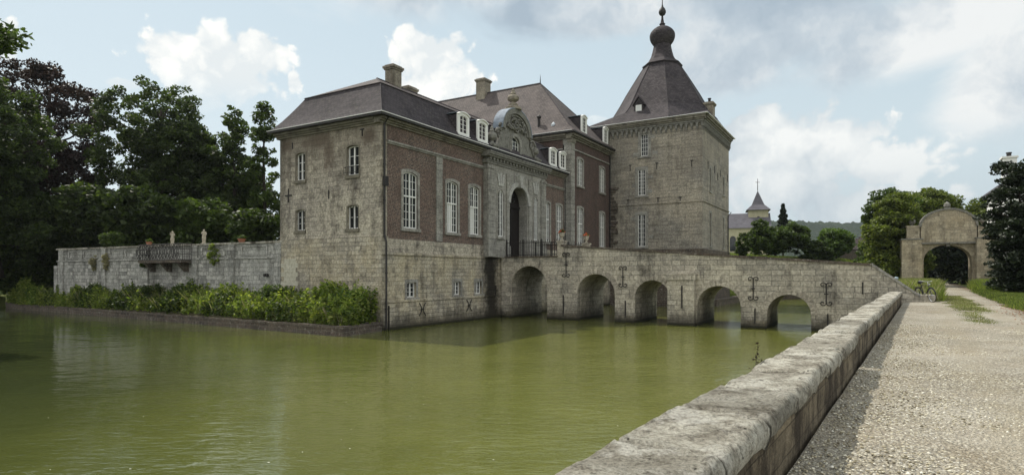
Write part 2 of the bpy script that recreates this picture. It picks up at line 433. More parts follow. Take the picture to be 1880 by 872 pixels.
def water_mat():
    m, N = material('moat_water')
    pos = N.n('ShaderNodeNewGeometry').outputs['Position']
    calm = N.ramp(N.noise(pos, .12, 3, .5), [(.42, .35), (.6, 1.0)])
    r1 = N.noise(N.scale(pos, (1.0, 2.6, 1)), 2.3, 3, .55, .4)
    r2 = N.noise(N.scale(N.n('ShaderNodeMapping', Vector=pos, Rotation=(0, 0, R(24))).outputs[0], (1, 2.2, 1)), 6.5, 3, .6, .3)
    r3 = N.noise(N.scale(pos, (.6, 1.0, 1)), .55, 2, .5)
    mu = N.noise(pos, .22, 6, .7)
    col = N.ramp(mu, [(.35, (.092, .101, .021)), (.65, (.122, .130, .030))])
    # painted-in shade: the water colour darkens towards the wood on the left
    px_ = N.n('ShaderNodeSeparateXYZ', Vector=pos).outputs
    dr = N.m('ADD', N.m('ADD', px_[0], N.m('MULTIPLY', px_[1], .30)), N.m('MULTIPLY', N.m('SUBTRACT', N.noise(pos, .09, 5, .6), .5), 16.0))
    wood_shade = N.n('ShaderNodeMapRange', {'interpolation_type': 'SMOOTHSTEP'}, Value=dr, i1=7.0, i2=-13.0).outputs[0]
    col = N.mix(N.m('MULTIPLY', wood_shade, .92), col, (.028, .037, .015))
    open_ = N.m('SUBTRACT', 1.0, N.m('MULTIPLY', wood_shade, .8))      # the wood shelters its side from the breeze
    fine = N.m('ADD', N.m('MULTIPLY', r1, .021), N.m('MULTIPLY', N.m('MULTIPLY', r2, calm), .0075))
    swell = N.m('ADD', N.m('MULTIPLY', r3, .030), N.m('MULTIPLY', N.noise(N.scale(pos, (1, 1.3, 1)), 1.5, 1, .4, .8), .012))
    h = N.m('ADD', N.m('MULTIPLY', fine, open_), swell)
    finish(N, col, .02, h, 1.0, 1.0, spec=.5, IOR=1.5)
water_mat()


def coping_mat():
    m, N = material('lichen_stone')
    pos = N.n('ShaderNodeNewGeometry').outputs['Position']
    n1 = N.noise(pos, 3.2, 8, .72)
    n2 = N.noise(pos, 13, 6, .75)
    n3 = N.noise(pos, .8, 5, .7)
    col = N.ramp(n1, [(.28, (.07, .063, .05)), (.40, (.20, .182, .145)), (.52, (.38, .36, .30)), (.66, (.60, .585, .51))])
    col = N.mix(N.ramp(n2, [(.54, 0.0), (.63, .7)]), col, (.06, .05, .04))
    col = N.mix(N.m('MULTIPLY', N.ramp(n3, [(.5, 0.0), (.62, 1.0)]), .55), col, (.10, .088, .066))
    col = N.mix(N.m('MULTIPLY', N.ramp(N.noise(pos, 2.1, 7, .7), [(.54, 0.0), (.62, 1.0)]), .7), col, (.50, .485, .43))
    tv = N.n('ShaderNodeVectorMath', {'operation': 'DOT_PRODUCT'}, i0=pos, i1=(.5625, .8268, 0)).outputs['Value']
    cell = N.n('ShaderNodeTexWhiteNoise', {'noise_dimensions': '1D'}, W=N.m('FLOOR', N.m('DIVIDE', tv, .98))).outputs[0]
    col = N.mix(.35, col, N.ramp(cell, [(0, .28), (1, .72)]), 'OVERLAY')
    fj = N.m('FRACT', N.m('DIVIDE', tv, .98))
    jm = N.m('MINIMUM', fj, N.m('SUBTRACT', 1.0, fj))
    col = N.mix(N.n('ShaderNodeMapRange', Value=N.m('ADD', jm, N.m('MULTIPLY', N.m('SUBTRACT', n2, .5), .06)), i1=.03, i2=.012, i3=0, i4=.85).outputs[0], col, (.035, .03, .022))
    n4 = N.noise(pos, 45, 6, .8)
    n5 = N.noise(pos, 110, 3, .7)
    col = N.mix(.75, col, N.ramp(n4, [(.34, .12), (.5, .5), (.66, .88)]), 'OVERLAY')
    col = N.mix(N.ramp(n4, [(.60, 0.0), (.66, .8)]), col, (.03, .026, .02))
    pit = N.n('ShaderNodeTexVoronoi', Vector=pos, Scale=16.0).outputs[0]
    col = N.mix(N.m('MULTIPLY', N.ramp(pit, [(.10, 1.0), (.17, 0.0)]), N.ramp(n2, [(.45, 0.0), (.52, .9)])), col, (.03, .026, .02))
    h = N.m('ADD', N.m('ADD', n1, N.m('MULTIPLY', n2, .5)), N.m('ADD', N.m('MULTIPLY', n4, .55), N.m('MULTIPLY', n5, .25)))
    finish(N, col, .95, h, 1.0, .045, spec=.12)
coping_mat()


def wall_side_mat():
    m, N = material('parapet_stone')
    pos = N.n('ShaderNodeNewGeometry').outputs['Position']
    tv = N.n('ShaderNodeVectorMath', {'operation': 'DOT_PRODUCT'}, i0=pos, i1=(.5625, .8268, 0)).outputs['Value']
    uv = N.n('ShaderNodeCombineXYZ', X=tv, Y=N.n('ShaderNodeSeparateXYZ', Vector=pos).outputs[2]).outputs[0]
    br = N.n('ShaderNodeTexBrick', Vector=uv, Color1=(.27, .225, .155), Color2=(.17, .142, .10), Mortar=(.13, .108, .08), Scale=1.0, Mortar_Size=.006, Mortar_Smooth=.3, Brick_Width=.62, Row_Height=.21)
    n1 = N.noise(pos, 4, 8, .72)
    st = N.noise(N.scale(pos, (1.0, 1.0, .55)), 1.9, 7, .75)
    col = N.mix(.5, br.outputs[0], N.ramp(n1, [(.3, .22), (.7, .75)]), 'OVERLAY')
    col = N.mix(N.ramp(st, [(.42, 0.0), (.56, .9)]), col, (.045, .036, .028))
    n4 = N.noise(pos, 38, 6, .8)
    col = N.mix(.55, col, N.ramp(n4, [(.34, .15), (.66, .85)]), 'OVERLAY')
    h = N.m('ADD', N.m('MULTIPLY', br.outputs[1], -.5), N.m('ADD', n1, N.m('MULTIPLY', n4, .5)))
    finish(N, col, .93, h, 1.0, .035, spec=.12)
wall_side_mat()


# ------------------------------------------------------------------ mesh helpers
A2 = np.array([660., 1110.]) / math.hypot(660, 1110)
VA = Vector((A2[0], A2[1], 0))            # along the entrance front, away from the camera
VB = Vector((-A2[1], A2[0], 0))           # back-left, along the end wall
VZ = Vector((0, 0, 1))
C0 = Vector((-6.857, 31.714, 0))          # waterside corner of the wing
D0 = Vector((12.727, 33.636, 0))          # bridge reference
Q0 = Vector((16.842, 53.414, 0))          # tower's near corner


class Frame:
    def __init__(self, O, x, n):
        self.O, self.x, self.n = O, x, n

    def p(self, s, z, o=0.0):
        return self.O + self.x * s + VZ * z + self.n * o
FA = Frame(C0, VA, -VB)      # entrance front
FB = Frame(C0, VB, -VA)      # end wall
FBR = Frame(D0, -VB, -VA)    # bridge flank
FTB = Frame(Q0, VB, -VA)     # tower, face towards us
FTA = Frame(Q0, VA, -VB)     # tower, face to the right


def lab(o, label=None, cat=None, group=None, kind=None):
    if label: o['label'] = label
    if cat: o['category'] = cat
    if group: o['group'] = group
    if kind: o['kind'] = kind
    return o


def thing(name, loc, label, cat, group=None):
    o = bpy.data.objects.new(name, None)
    o.empty_display_size = .3
    COL.objects.link(o)
    o.location = loc
    return lab(o, label, cat, group)


ORG = {}
def origin_of(o):
    v = Vector((0, 0, 0))
    while o is not None:
        v = v + o.location
        o = o.parent
    return v


class MB:
    def __init__(self):
        self.v, self.f, self.fm = [], [], []
        self.cur = 0

    def add(self, vs, fs):
        k = len(self.v)
        self.v += [tuple(x) for x in vs]
        self.f += [tuple(i + k for i in f) for f in fs]
        self.fm += [self.cur] * len(fs)
        return self

    def quad(self, a, b, c, d):
        return self.add([a, b, c, d], [(0, 1, 2, 3)])

    def box(self, F, s0, s1, z0, z1, o0, o1):
        vs = [F.p(s, z, o) for o in (o0, o1) for z in (z0, z1) for s in (s0, s1)]
        return self.add(vs, [(0, 2, 3, 1), (4, 5, 7, 6), (0, 1, 5, 4), (2, 6, 7, 3), (0, 4, 6, 2), (1, 3, 7, 5)])

    def prism(self, F, outer, holes, o0, o1, back=True):
        """planar outline in (s,z) with holes, extruded from depth o0 to o1 (o1 is the outer face)"""
        bm = bmesh.new()
        loops = [outer] + list(holes)
        es = []
        for L in loops:
            vs = [bm.verts.new((p[0], p[1], 0)) for p in L]
            for i in range(len(vs)):
                es.append(bm.edges.new((vs[i], vs[(i + 1) % len(vs)])))
        bmesh.ops.triangle_fill(bm, use_beauty=True, use_dissolve=False, edges=es)
        bm.verts.ensure_lookup_table()
        pts = [(v.co.x, v.co.y) for v in bm.verts]
        tris = [[v.index for v in f.verts] for f in bm.faces]
        bm.free()
        n = len(pts)
        vs = [F.p(x, z, o1) for x, z in pts] + [F.p(x, z, o0) for x, z in pts]
        fs = []
        for t in tris:
            p = [vs[i] for i in t]
            nn = (p[1] - p[0]).cross(p[2] - p[0])
            if nn.dot(F.n) < 0: t = t[::-1]
            fs.append(tuple(t))
            if back: fs.append(tuple(i + n for i in t[::-1]))
        self.add(vs, fs)
        k = 0
        for li, L in enumerate(loops):
            m = len(L)
            area = sum(L[i][0] * L[(i + 1) % m][1] - L[(i + 1) % m][0] * L[i][1] for i in range(m))
            for i in range(m):
                a, b = k + i, k + (i + 1) % m
                self.add([vs[a], vs[b], vs[b + n], vs[a + n]], [(0, 1, 2, 3)])
            k += m
        return self

    def tube(self, pts, r, seg=6, caps=True):
        pts = [Vector(p) for p in pts]
        rs = r if isinstance(r, (list, tuple)) else [r] * len(pts)
        rings = []
        for i, p in enumerate(pts):
            d = (pts[min(i + 1, len(pts) - 1)] - pts[max(i - 1, 0)]).normalized()
            up = Vector((0, 0, 1)) if abs(d.z) < .9 else Vector((1, 0, 0))
            x = d.cross(up).normalized()
            y = d.cross(x).normalized()
            rings.append([p + (x * math.cos(2 * PI * k / seg) + y * math.sin(2 * PI * k / seg)) * rs[i] for k in range(seg)])
        vs = [q for rg in rings for q in rg]
        fs = []
        for i in range(len(pts) - 1):
            for k in range(seg):
                a, b = i * seg + k, i * seg + (k + 1) % seg
                fs.append((a, b, b + seg, a + seg))
        if caps:
            fs.append(tuple(range(seg))[::-1])
            fs.append(tuple((len(pts) - 1) * seg + k for k in range(seg)))
        return self.add(vs, fs)

    def lathe(self, c, prof, seg=16, ax=None, rot=0.0):
        c = Vector(c)
        vs, fs = [], []
        for r, z in prof:
            for k in range(seg):
                t = 2 * PI * k / seg + rot
                vs.append(c + Vector((r * math.cos(t), r * math.sin(t), z)))
        for i in range(len(prof) - 1):
            for k in range(seg):
                a, b = i * seg + k, i * seg + (k + 1) % seg
                fs.append((a, b, b + seg, a + seg))
        fs.append(tuple(range(seg))[::-1])
        fs.append(tuple((len(prof) - 1) * seg + k for k in range(seg)))
        return self.add(vs, fs)

    def build(self, name, mats, parent=None, smooth=False, bevel=0, merge=False):
        org = origin_of(parent) if parent is not None else Vector((0, 0, 0))
        me = bpy.data.meshes.new(name)
        v = np.array(self.v, dtype=np.float32)
        vl = v - np.array(org, dtype=np.float32)
        me.from_pydata([tuple(x) for x in vl.tolist()], [], self.f)
        if not isinstance(mats, (list, tuple)): mats = [mats]
        for m in mats: me.materials.append(MATS[m])
        me.polygons.foreach_set('material_index', self.fm)
        if smooth: me.polygons.foreach_set('use_smooth', [True] * len(self.f))
        uvl = me.uv_layers.new(name='UVMap')
        co = []
        for f in self.f:
            p = [self.v[i] for i in f]
            nx = ny = nz = 0.0
            for i in range(len(p)):
                a, b = p[i], p[(i + 1) % len(p)]
                nx += (a[1] - b[1]) * (a[2] + b[2]); ny += (a[2] - b[2]) * (a[0] + b[0]); nz += (a[0] - b[0]) * (a[1] + b[1])
            l = math.sqrt(nx * nx + ny * ny + nz * nz) or 1
            nx /= l; ny /= l; nz /= l
            h = math.hypot(nx, ny)
            if h < .15:
                for q in p: co += [q[0] * VA.x + q[1] * VA.y, -q[0] * VB.x - q[1] * VB.y]
            else:
                tx, ty = -ny / h, nx / h
                # slope direction
                sx, sy, sz = -nx * nz / h, -ny * nz / h, h
                for q in p: co += [q[0] * tx + q[1] * ty, q[0] * sx + q[1] * sy + q[2] * sz]
        uvl.data.foreach_set('uv', co)
        me.update()
        o = bpy.data.objects.new(name, me)
        COL.objects.link(o)
        if parent is not None: o.parent = parent
        if merge or bevel:
            bm = bmesh.new(); bm.from_mesh(me)
            bmesh.ops.remove_doubles(bm, verts=bm.verts, dist=1e-4)
            bmesh.ops.recalc_face_normals(bm, faces=bm.faces)
            bm.to_mesh(me); bm.free()
        if bevel:
            md = o.modifiers.new('bevel', 'BEVEL'); md.width = bevel; md.segments = 2; md.limit_method = 'ANGLE'; md.angle_limit = R(40)
        return o


def arch_outline(s0, s1, z0, z1, rise, n=10, close_bottom=True):
    """opening with a curved head: rise = height of the curved part"""
    pts = [(s0, z0), (s1, z0)]
    if rise <= 0.001:
        return pts + [(s1, z1), (s0, z1)]
    hw = (s1 - s0) / 2
    c = (s0 + s1) / 2
    if rise >= hw * .98:
        for i in range(n + 1):
            t = PI * i / n
            pts.append((c + hw * math.cos(t), z1 - rise + rise * math.sin(t)))
    else:
        rad = (hw * hw + rise * rise) / (2 * rise)
        a = math.asin(hw / rad)
        for i in range(n + 1):
            t = a - 2 * a * i / n
            pts.append((c + rad * math.sin(t), z1 - rad + rad * math.cos(t)))
    return pts


def grow(s0, s1, z0, z1, rise, d, db):
    return arch_outline(s0 - d, s1 + d, z0 - db, z1 + d, rise)


def window(F, s0, s1, z0, z1, parent, rise=.12, cols=4, rows=7, transom=None, surround='blue_stone', sw=.2, proud=.04, sill=True,
           depth=.24, curtain=None, bars=False, label=None, open_leaf=False):
    """part 'window' = its stone surround; sub-parts sash, pane, sill"""
    mb = MB()
    mb.prism(F, grow(s0, s1, z0, z1, rise, sw, sw if not sill else 0.0), [arch_outline(s0, s1, z0, z1, rise)] if not sill else [],
             -.01, proud) if not sill else None
    if sill:
        # surround ring open at the bottom: jambs and arched head
        outer = arch_outline(s0 - sw, s1 + sw, z0, z1 + sw, rise)
        inner = arch_outline(s0, s1, z0, z1, rise)
        poly = [outer[0]] + [inner[0]] + inner[2:][::-1] + [inner[1]] + outer[1:]
        mb.prism(F, poly, [], -.01, proud)
    w = mb.build('window', surround, parent)
    if label: w['label'] = label
    if sill:
        MB().box(F, s0 - sw - .04, s1 + sw + .04, z0 - .17, z0 - .003, -.12, proud + .07).build('sill', surround, w)
    # sash
    g = .012
    fr = .045
    sb = MB()
    inn = arch_outline(s0 + g, s1 - g, z0 + .01, z1 - g, rise)
    hol = arch_outline(s0 + g + fr, s1 - g - fr, z0 + .07, z1 - g - fr, max(0, rise * .8))
    sb.prism(F, inn, [hol], -depth + .02, -depth + .08)
    W = s1 - s0 - 2 * (g + fr)
    H = z1 - z0 - .13
    for c in range(1, cols):
        x = s0 + g + fr + W * c / cols
        wd = .034 if (cols % 2 == 0 and c == cols // 2) else .012
        top = z1 - fr - (rise * .5 if (c in (1, cols - 1)) and cols > 2 else rise * .15) - .01
        sb.box(F, x - wd, x + wd, z0 + .07, top, -depth + .025, -depth + (.095 if wd > .03 else .065))
    for r in range(1, rows):
        z = z0 + .07 + H * r / rows
        wd = .038 if transom == r else .011
        sb.box(F, s0 + g + fr - .01, s1 - g - fr + .01, z - wd, z + wd, -depth + .03, -depth + (.1 if transom == r else .06))
    sb.build('sash', 'white_paint', w)
    pb = MB()
    pb.prism(F, arch_outline(s0 + g + .01, s1 - g - .01, z0 + .02, z1 - g - .01, rise), [], -depth - .02, -depth)
    pb.build('pane', 'window_glass', w)
    if curtain:
        a, b = curtain
        MB().box(F, s0 + g + fr + W * a, s0 + g + fr + W * b, z0 + .09, z0 + .09 + H * .56, -depth + .003, -depth + .018).build('shutter', 'curtain', w)
    if bars:
        bb = MB()
        for k in range(3):
            x = s0 + (s1 - s0) * (k + 1) / 4
            bb.box(F, x - .012, x + .012, z0, z1, -.06, -.035)
        for k in range(3):
            z = z0 + (z1 - z0) * (k + .7) / 3.2
            bb.box(F, s0 - .02, s1 + .02, z - .01, z + .01, -.075, -.045)
        bb.build('bars', 'iron', w)
    return w


def opening(s0, s1, z0, z1, rise=.12):
    return arch_outline(s0, s1, z0, z1, rise)


def scroll_anchor(F, s, z0, z1, o, parent, name='wall_anchor'):
    mb = MB()
    mb.tube([F.p(s, z0, o), F.p(s, z1, o)], .028, 6)
    mb.tube([F.p(s - .1, (z0 + z1) / 2, o), F.p(s + .1, (z0 + z1) / 2, o)], .03, 6)
    for zc, sg in ((z1, 1), (z0, -1)):
        for sx in (-1, 1):
            pts = []
            for i in range(15):
                t = i / 14 * 1.55 * PI * 1.25
                r = .155 * (1 - i / 14 * .78)
                ang = (PI if sx > 0 else 0) - sx * t
                pts.append(F.p(s + sx * .16 + r * math.cos(ang), zc + sg * r * math.sin(ang) * (1) * (1), o))
            mb.tube(pts, .024, 5)
    return mb.build(name, 'iron', parent)


def x_anchor(F, s, z, o, parent):
    mb = MB()
    for sx in (-1, 1):
        pts = [F.p(s + sx * (.07 + .22 * abs(t) ** 1.8), z + t * .36, o) for t in [i / 6 - 1 for i in range(13)]]
        mb.tube(pts, .026, 5)
    mb.box(F, s - .12, s + .12, z - .03, z + .03, o - .03, o + .03)
    return mb.build('wall_anchor', 'iron', parent)


def bar_anchor(F, s, z0, z1, o, parent, cross=False, tee=False):
    mb = MB()
    mb.box(F, s - .03, s + .03, z0, z1, o - .03, o + .035)
    if cross: mb.box(F, s - .27, s + .27, (z0 + z1) / 2 - .04, (z0 + z1) / 2 + .04, o - .03, o + .045)
    if tee: mb.box(F, s - .13, s + .13, z1 - .07, z1, o - .03, o + .045)
    return mb.build('wall_anchor', 'iron', parent)

# ------------------------------------------------------------------ roof helper
def roof_rings(F, rings, name, mat, parent, cap=True):
    """rings: list of 4-corner loops [(s,q)...] with z; F.O + x*s + (-n)*q"""
    vs, fs = [], []
    k = len(rings[0][0])
    for pts, z in rings:
        for (s, q) in pts:
            vs.append(F.O + F.x * s - F.n * q + VZ * z)
    for i in range(len(rings) - 1):
        for j in range(k):
            a, b = i * k + j, i * k + (j + 1) % k
            fs.append((a, b, b + k, a + k))
    if cap: fs.append(tuple((len(rings) - 1) * k + j for j in range(k)))
    fs.append(tuple(range(k))[::-1])
    mb = MB(); mb.add(vs, fs)
    return mb.build(name, mat, parent)


# ================================================================== GROUND AND WATER
RD = np.array([0.5625, 0.8268])            # direction of the drive
RN = np.array([0.8268, -0.5625])           # to its right
def rp(t, p, z=0.0):
    return Vector((RD[0] * t + RN[0] * p, RD[1] * t + RN[1] * p, z))

ISL = np.array([(-6.0, 33.6), (-13.6, 37.0), (-35.5, 48.6), (-43, 56), (-75, 52), (-160, 60), (-300, 400), (300, 400), (120, 150),
                (48, 82), (33.5, 71.5), (25.3, 66.3), (19.5, 57), (14.8, 57.0), (9.0, 57.5), (4.2, 50.4)])
def poly_sd(P, poly):
    x, y = P[..., 0], P[..., 1]
    d = np.full(x.shape, 1e9)
    inside = np.zeros(x.shape, bool)
    n = len(poly)
    for i in range(n):
        a, b = poly[i], poly[(i + 1) % n]
        e = b - a
        w0, w1 = x - a[0], y - a[1]
        t = np.clip((w0 * e[0] + w1 * e[1]) / (e @ e), 0, 1)
        d = np.minimum(d, np.hypot(w0 - e[0] * t, w1 - e[1] * t))
        c = (a[1] > y) != (b[1] > y)
        xi = a[0] + (y - a[1]) / (b[1] - a[1] + 1e-12) * (b[0] - a[0])
        inside ^= c & (x < xi)
    return np.where(inside, d, -d)

def sstep(x, a, b):
    t = np.clip((x - a) / (b - a), 0, 1)
    return t * t * (3 - 2 * t)

def ground_z(x, y):
    P = np.stack([x, y], -1)
    p = x * RN[0] + y * RN[1]
    t = x * RD[0] + y * RD[1]
    d = poly_sd(P, ISL)
    # island: steep behind walls on the castle side, a long grass bank to the right and rear
    right = sstep(x, 15, 20)
    left = sstep(-x, 36, 42)
    zi = -1.2 + (6.0) * sstep(d, 0.0, 1.6)
    zr = -0.4 + 0.9 * sstep(d, -.2, 0.5) + 4.6 * sstep(d, .8, 6.5) + 1.6 * sstep(d, 6, 30)
    zl = -0.6 + 1.6 * sstep(d, -.4, .6) + 3.0 * sstep(d, 2, 25)
    z = zi * (1 - right) * (1 - left) + zr * right + zl * left
    z = np.where(d < -1.0, -1.2, z)
    edge = -4.2
    lm = sstep(p, -0.05, 0.02) * (t <= 37.5) + (t > 37.5) * sstep(p - edge, -.4, .8)
    road = 1.585 + 0.02 * np.sin(x * .6) * np.cos(y * .5)
    z = z * (1 - lm) + np.maximum(road, np.where(lm > .5, z * sstep(t, 60, 90) * sstep(-p, 3, 8), 0)) * lm
    return z

def axis(parts):
    return np.unique(np.concatenate([np.arange(a, b, s) for a, b, s in parts]))
tt = axis([(-2100, -300, 300), (-300, -40, 30), (-40, -4, 3), (-4, 100, .8), (100, 200, 5), (200, 2301, 150)])
pp = axis([(-2100, -300, 300), (-300, -100, 20), (-100, -60, 3), (-60, 12, .7), (12, 60, 4), (60, 300, 30), (300, 2101, 300)])
pp = np.unique(np.concatenate([pp, [-.06, .02]]))
T, PP = np.meshgrid(tt, pp, indexing='ij')
X = RD[0] * T + RN[0] * PP
Y = RD[1] * T + RN[1] * PP
Z = ground_z(X, Y)
ni, nj = T.shape
gv = np.stack([X, Y, Z], -1).reshape(-1, 3)
idx = np.arange(ni * nj).reshape(ni, nj)
gf = np.stack([idx[:-1, :-1], idx[:-1, 1:], idx[1:, 1:], idx[1:, :-1]], -1).reshape(-1, 4)
def np_mesh(name, v, f, mat, parent=None, smooth=False, matidx=None):
    me = bpy.data.meshes.new(name)
    n, k = f.shape
    me.vertices.add(len(v)); me.vertices.foreach_set('co', v.astype(np.float32).ravel())
    me.loops.add(n * k); me.loops.foreach_set('vertex_index', f.astype(np.int32).ravel())
    me.polygons.add(n); me.polygons.foreach_set('loop_start', np.arange(0, n * k, k, dtype=np.int32))
    if smooth: me.polygons.foreach_set('use_smooth', np.ones(n, bool))
    for m in (mat if isinstance(mat, (list, tuple)) else [mat]): me.materials.append(MATS[m])
    if matidx is not None: me.polygons.foreach_set('material_index', matidx.astype(np.int32))
    me.update(calc_edges=True)
    me.validate()
    o = bpy.data.objects.new(name, me)
    COL.objects.link(o)
    if parent is not None: o.parent = parent
    return o
g = np_mesh('ground', gv, gf, 'grass_ground', smooth=True)
lab(g, kind='structure')

# moat water: one sheet that ends under the banks
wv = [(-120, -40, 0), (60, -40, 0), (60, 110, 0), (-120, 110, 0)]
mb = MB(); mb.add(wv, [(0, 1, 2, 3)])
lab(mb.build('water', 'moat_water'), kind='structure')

# gravel drive
mb = MB()
rows = []
tl = list(np.arange(-5, 140, 1.0))
vs, fs = [], []
rng = random.Random(3)
for i, t in enumerate(tl):
    l = -.78 if t < 35.2 else -.1 + .22 * math.sin(t * 1.3) + .1 * rng.uniform(-1, 1)
    r = 2.95 + .12 * math.sin(t * .9) + .12 * rng.uniform(-1, 1)
    if t > 38: r += .7
    for k in range(7):
        q = l + (r - l) * k / 6
        vs.append(rp(t, q, 1.612 + .02 * math.sin(k / 6 * PI) + .008 * math.sin(t * 2.1 + k)))
for i in range(len(tl) - 1):
    for k in range(6):
        a = i * 7 + k
        fs.append((a, a + 1, a + 8, a + 7))
mb.add(vs, fs)
lab(mb.build('gravel_drive', 'gravel', smooth=True), kind='structure')

# far wooded hills
def hills():
    xs = np.concatenate([np.arange(-200, 480, 20), np.arange(480, 960, 3.0), np.arange(960, 1900, 20)])
    ys = np.arange(900, 1600, 8.0)
    Xh, Yh = np.meshgrid(xs, ys, indexing='ij')
    prof = sstep(Yh, 900, 1350)
    z = np.zeros_like(Xh)
    for i in range(Xh.shape[0]):
        fine = 480 <= xs[i] < 960
        for j in range(Xh.shape[1]):
            x, y = Xh[i, j], Yh[i, j]
            z[i, j] = prof[i, j] * (112 + 9 * mnoise.noise((x * .0045, 1, 0))) + 6 * mnoise.noise((x * .02, y * .02, 0))
            if fine:
                d = mnoise.voronoi((x * .075, y * .075, 0))[0]
                z[i, j] += 7.5 * (1 - d[0] * 1.4) + 2.5 * mnoise.noise((x * .25, y * .25, 3))
    v = np.stack([Xh, Yh, z], -1).reshape(-1, 3)
    id_ = np.arange(v.shape[0]).reshape(Xh.shape)
    f = np.stack([id_[:-1, :-1], id_[1:, :-1], id_[1:, 1:], id_[:-1, 1:]], -1).reshape(-1, 4)
    lab(np_mesh('hills', v, f, 'forest_hill', smooth=False), kind='structure')
hills()

# summer haze over the valley: one even volume round everything, the sky outside it
m, N = material('haze_air')
vol = N.n('ShaderNodeVolumePrincipled', Color=(.80, .87, .95), Density=.0001, Anisotropy=.3)
oo = N.n('ShaderNodeOutputMaterial')
N.t.links.new(vol.outputs[0], oo.inputs['Volume'])
FHz = Frame(Vector((0, 0, 0)), Vector((1, 0, 0)), Vector((0, -1, 0)))
lab(MB().box(FHz, -3400, 3400, -3, 150, -3400, 3400).build('haze', 'haze_air'), 'thin summer haze over the valley', 'haze', kind='stuff')

# ================================================================== CASTLE: ENTRANCE WING
WL, WW = 22.3, 8.0                           # length along the front, depth
wing = thing('castle_wing', C0, 'brick and stone entrance wing with mansard slate roof standing in the moat', 'castle wing')

tall = [  # s0, s1, curtain
    (1.72, 2.92, None), (5.68, 6.80, (0, .55)), (8.10, 9.20, (0, .5)), (18.42, 19.32, (0, .3)), (20.5, 21.5, None)]
basew = [(1.98, 2.76), (6.33, 7.05), (8.68, 9.42)]
# stone base of the front, with the dark damp corner
BASE_OUT = [(0.0, -1.4), (9.6, -1.4), (9.6, 4.05), (0.0, 4.05)]
mb = MB()
mb.prism(FA, [(0, -1.4), (11.75, -1.4), (11.75, 4.05), (0, 4.05)], [opening(a, b, 1.66, 2.5, 0) for a, b in basew], -.5, .05)
mb.build('stone_base', 'marl_base', wing)
MB().box(FA, 16.6, WL, -1.4, 4.05, -.5, .05).build('stone_base', 'marl_base', wing)
MB().box(FA, -.03, 11.72, -1.4, 1.45, .053, .13).box(FA, -.03, 11.72, 1.45, 1.55, .053, .17).build('plinth', 'marl_base', wing)
MB().box(FA, -.04, 9.72, 3.98, 4.12, .055, .12).build('string_course', 'marl_base', wing)
MB().box(FA, .0, 9.7, 4.122, 4.87, -.5, .02).build('stone_band', 'marl', wing)
MB().box(FA, 17.9, WL, 4.053, 4.87, -.5, .02).build('stone_band', 'marl', wing)
# brick storey
mb = MB()
mb.prism(FA, [(.42, 4.873), (9.7, 4.873), (9.7, 10.9), (.42, 10.9)], [opening(a, b, 5.5, 8.62, .14) for a, b, _ in tall[:3]], -.5, 0)
mb.build('brick_wall', 'brick', wing)
mb = MB()
mb.prism(FA, [(17.9, 4.873), (WL, 4.873), (WL, 10.9), (17.9, 10.9)], [opening(a, b, 5.5, 8.62, .14) for a, b, _ in tall[3:]], -.5, 0)
mb.build('brick_wall', 'brick', wing)
# corner quoins
mb = MB()
z = 4.873
k = 0
while z < 10.9:
    h = min(.37, 10.9 - z)
    mb.box(FA, -.025, .40 if k % 2 else .30, z + .012, z + h - .012, -.36 if k % 2 else -.3, .035)
    z += .37; k += 1
mb.build('quoins', 'marl', wing)
mb = MB()
z = 4.9
while z < 9.95:
    mb.box(FA, 4.62, 5.22, z + .008, min(z + .42, 9.98) - .008, -.02, .05)
    z += .42
mb.build('pilaster', 'blue_stone', wing)
# moulded string under the frieze, and the main cornice
for a, b in ((.42, 9.7), (17.9, WL)):
    MB().box(FA, a, b, 9.99, 10.08, -.02, .12).box(FA, a, b, 9.9, 9.987, -.02, .06).build('string_course', 'blue_stone', wing)
mb = MB()
def cornice(mb, F, a, b, z, prof):
    zz = z
    for h, o in prof:
        mb.box(F, a, b, zz, zz + h - .002, -.3, o)
        zz += h
cornice(mb, FA, -.25, WL, 10.9, [(.1, .1), (.09, .2), (.12, .32)])
mb.build('cornice', 'cornice_stone', wing)
mb = MB(); cornice(mb, FB, .31, WW + .2, 10.9, [(.1, .1), (.09, .2), (.12, .32)])
mb.build('cornice', 'cornice_stone', wing)
MB().box(FA, -.52, WL, 11.213, 11.33, .25, .5).build('gutter', 'gutter', wing)
MB().box(FB, -.25, WW + .5, 11.213, 11.33, .25, .52).build('gutter', 'gutter', wing)
MB().box(FA, -.54, WL, 11.333, 11.37, .3, .53).box(FB, -.29, WW + .5, 11.334, 11.37, .3, .55).build('gutter_edge', 'white_wall', wing)

for a, b, cu in tall:
    window(FA, a, b, 5.5, 8.62, wing, .14, 4, 7, 4, 'blue_stone', .18, curtain=cu, depth=.13)
for a, b in basew:
    w = window(FA, a, b, 1.66, 2.5, wing, 0, 2, 3, None, 'blue_stone', .17, proud=.07, sill=True, depth=.16)

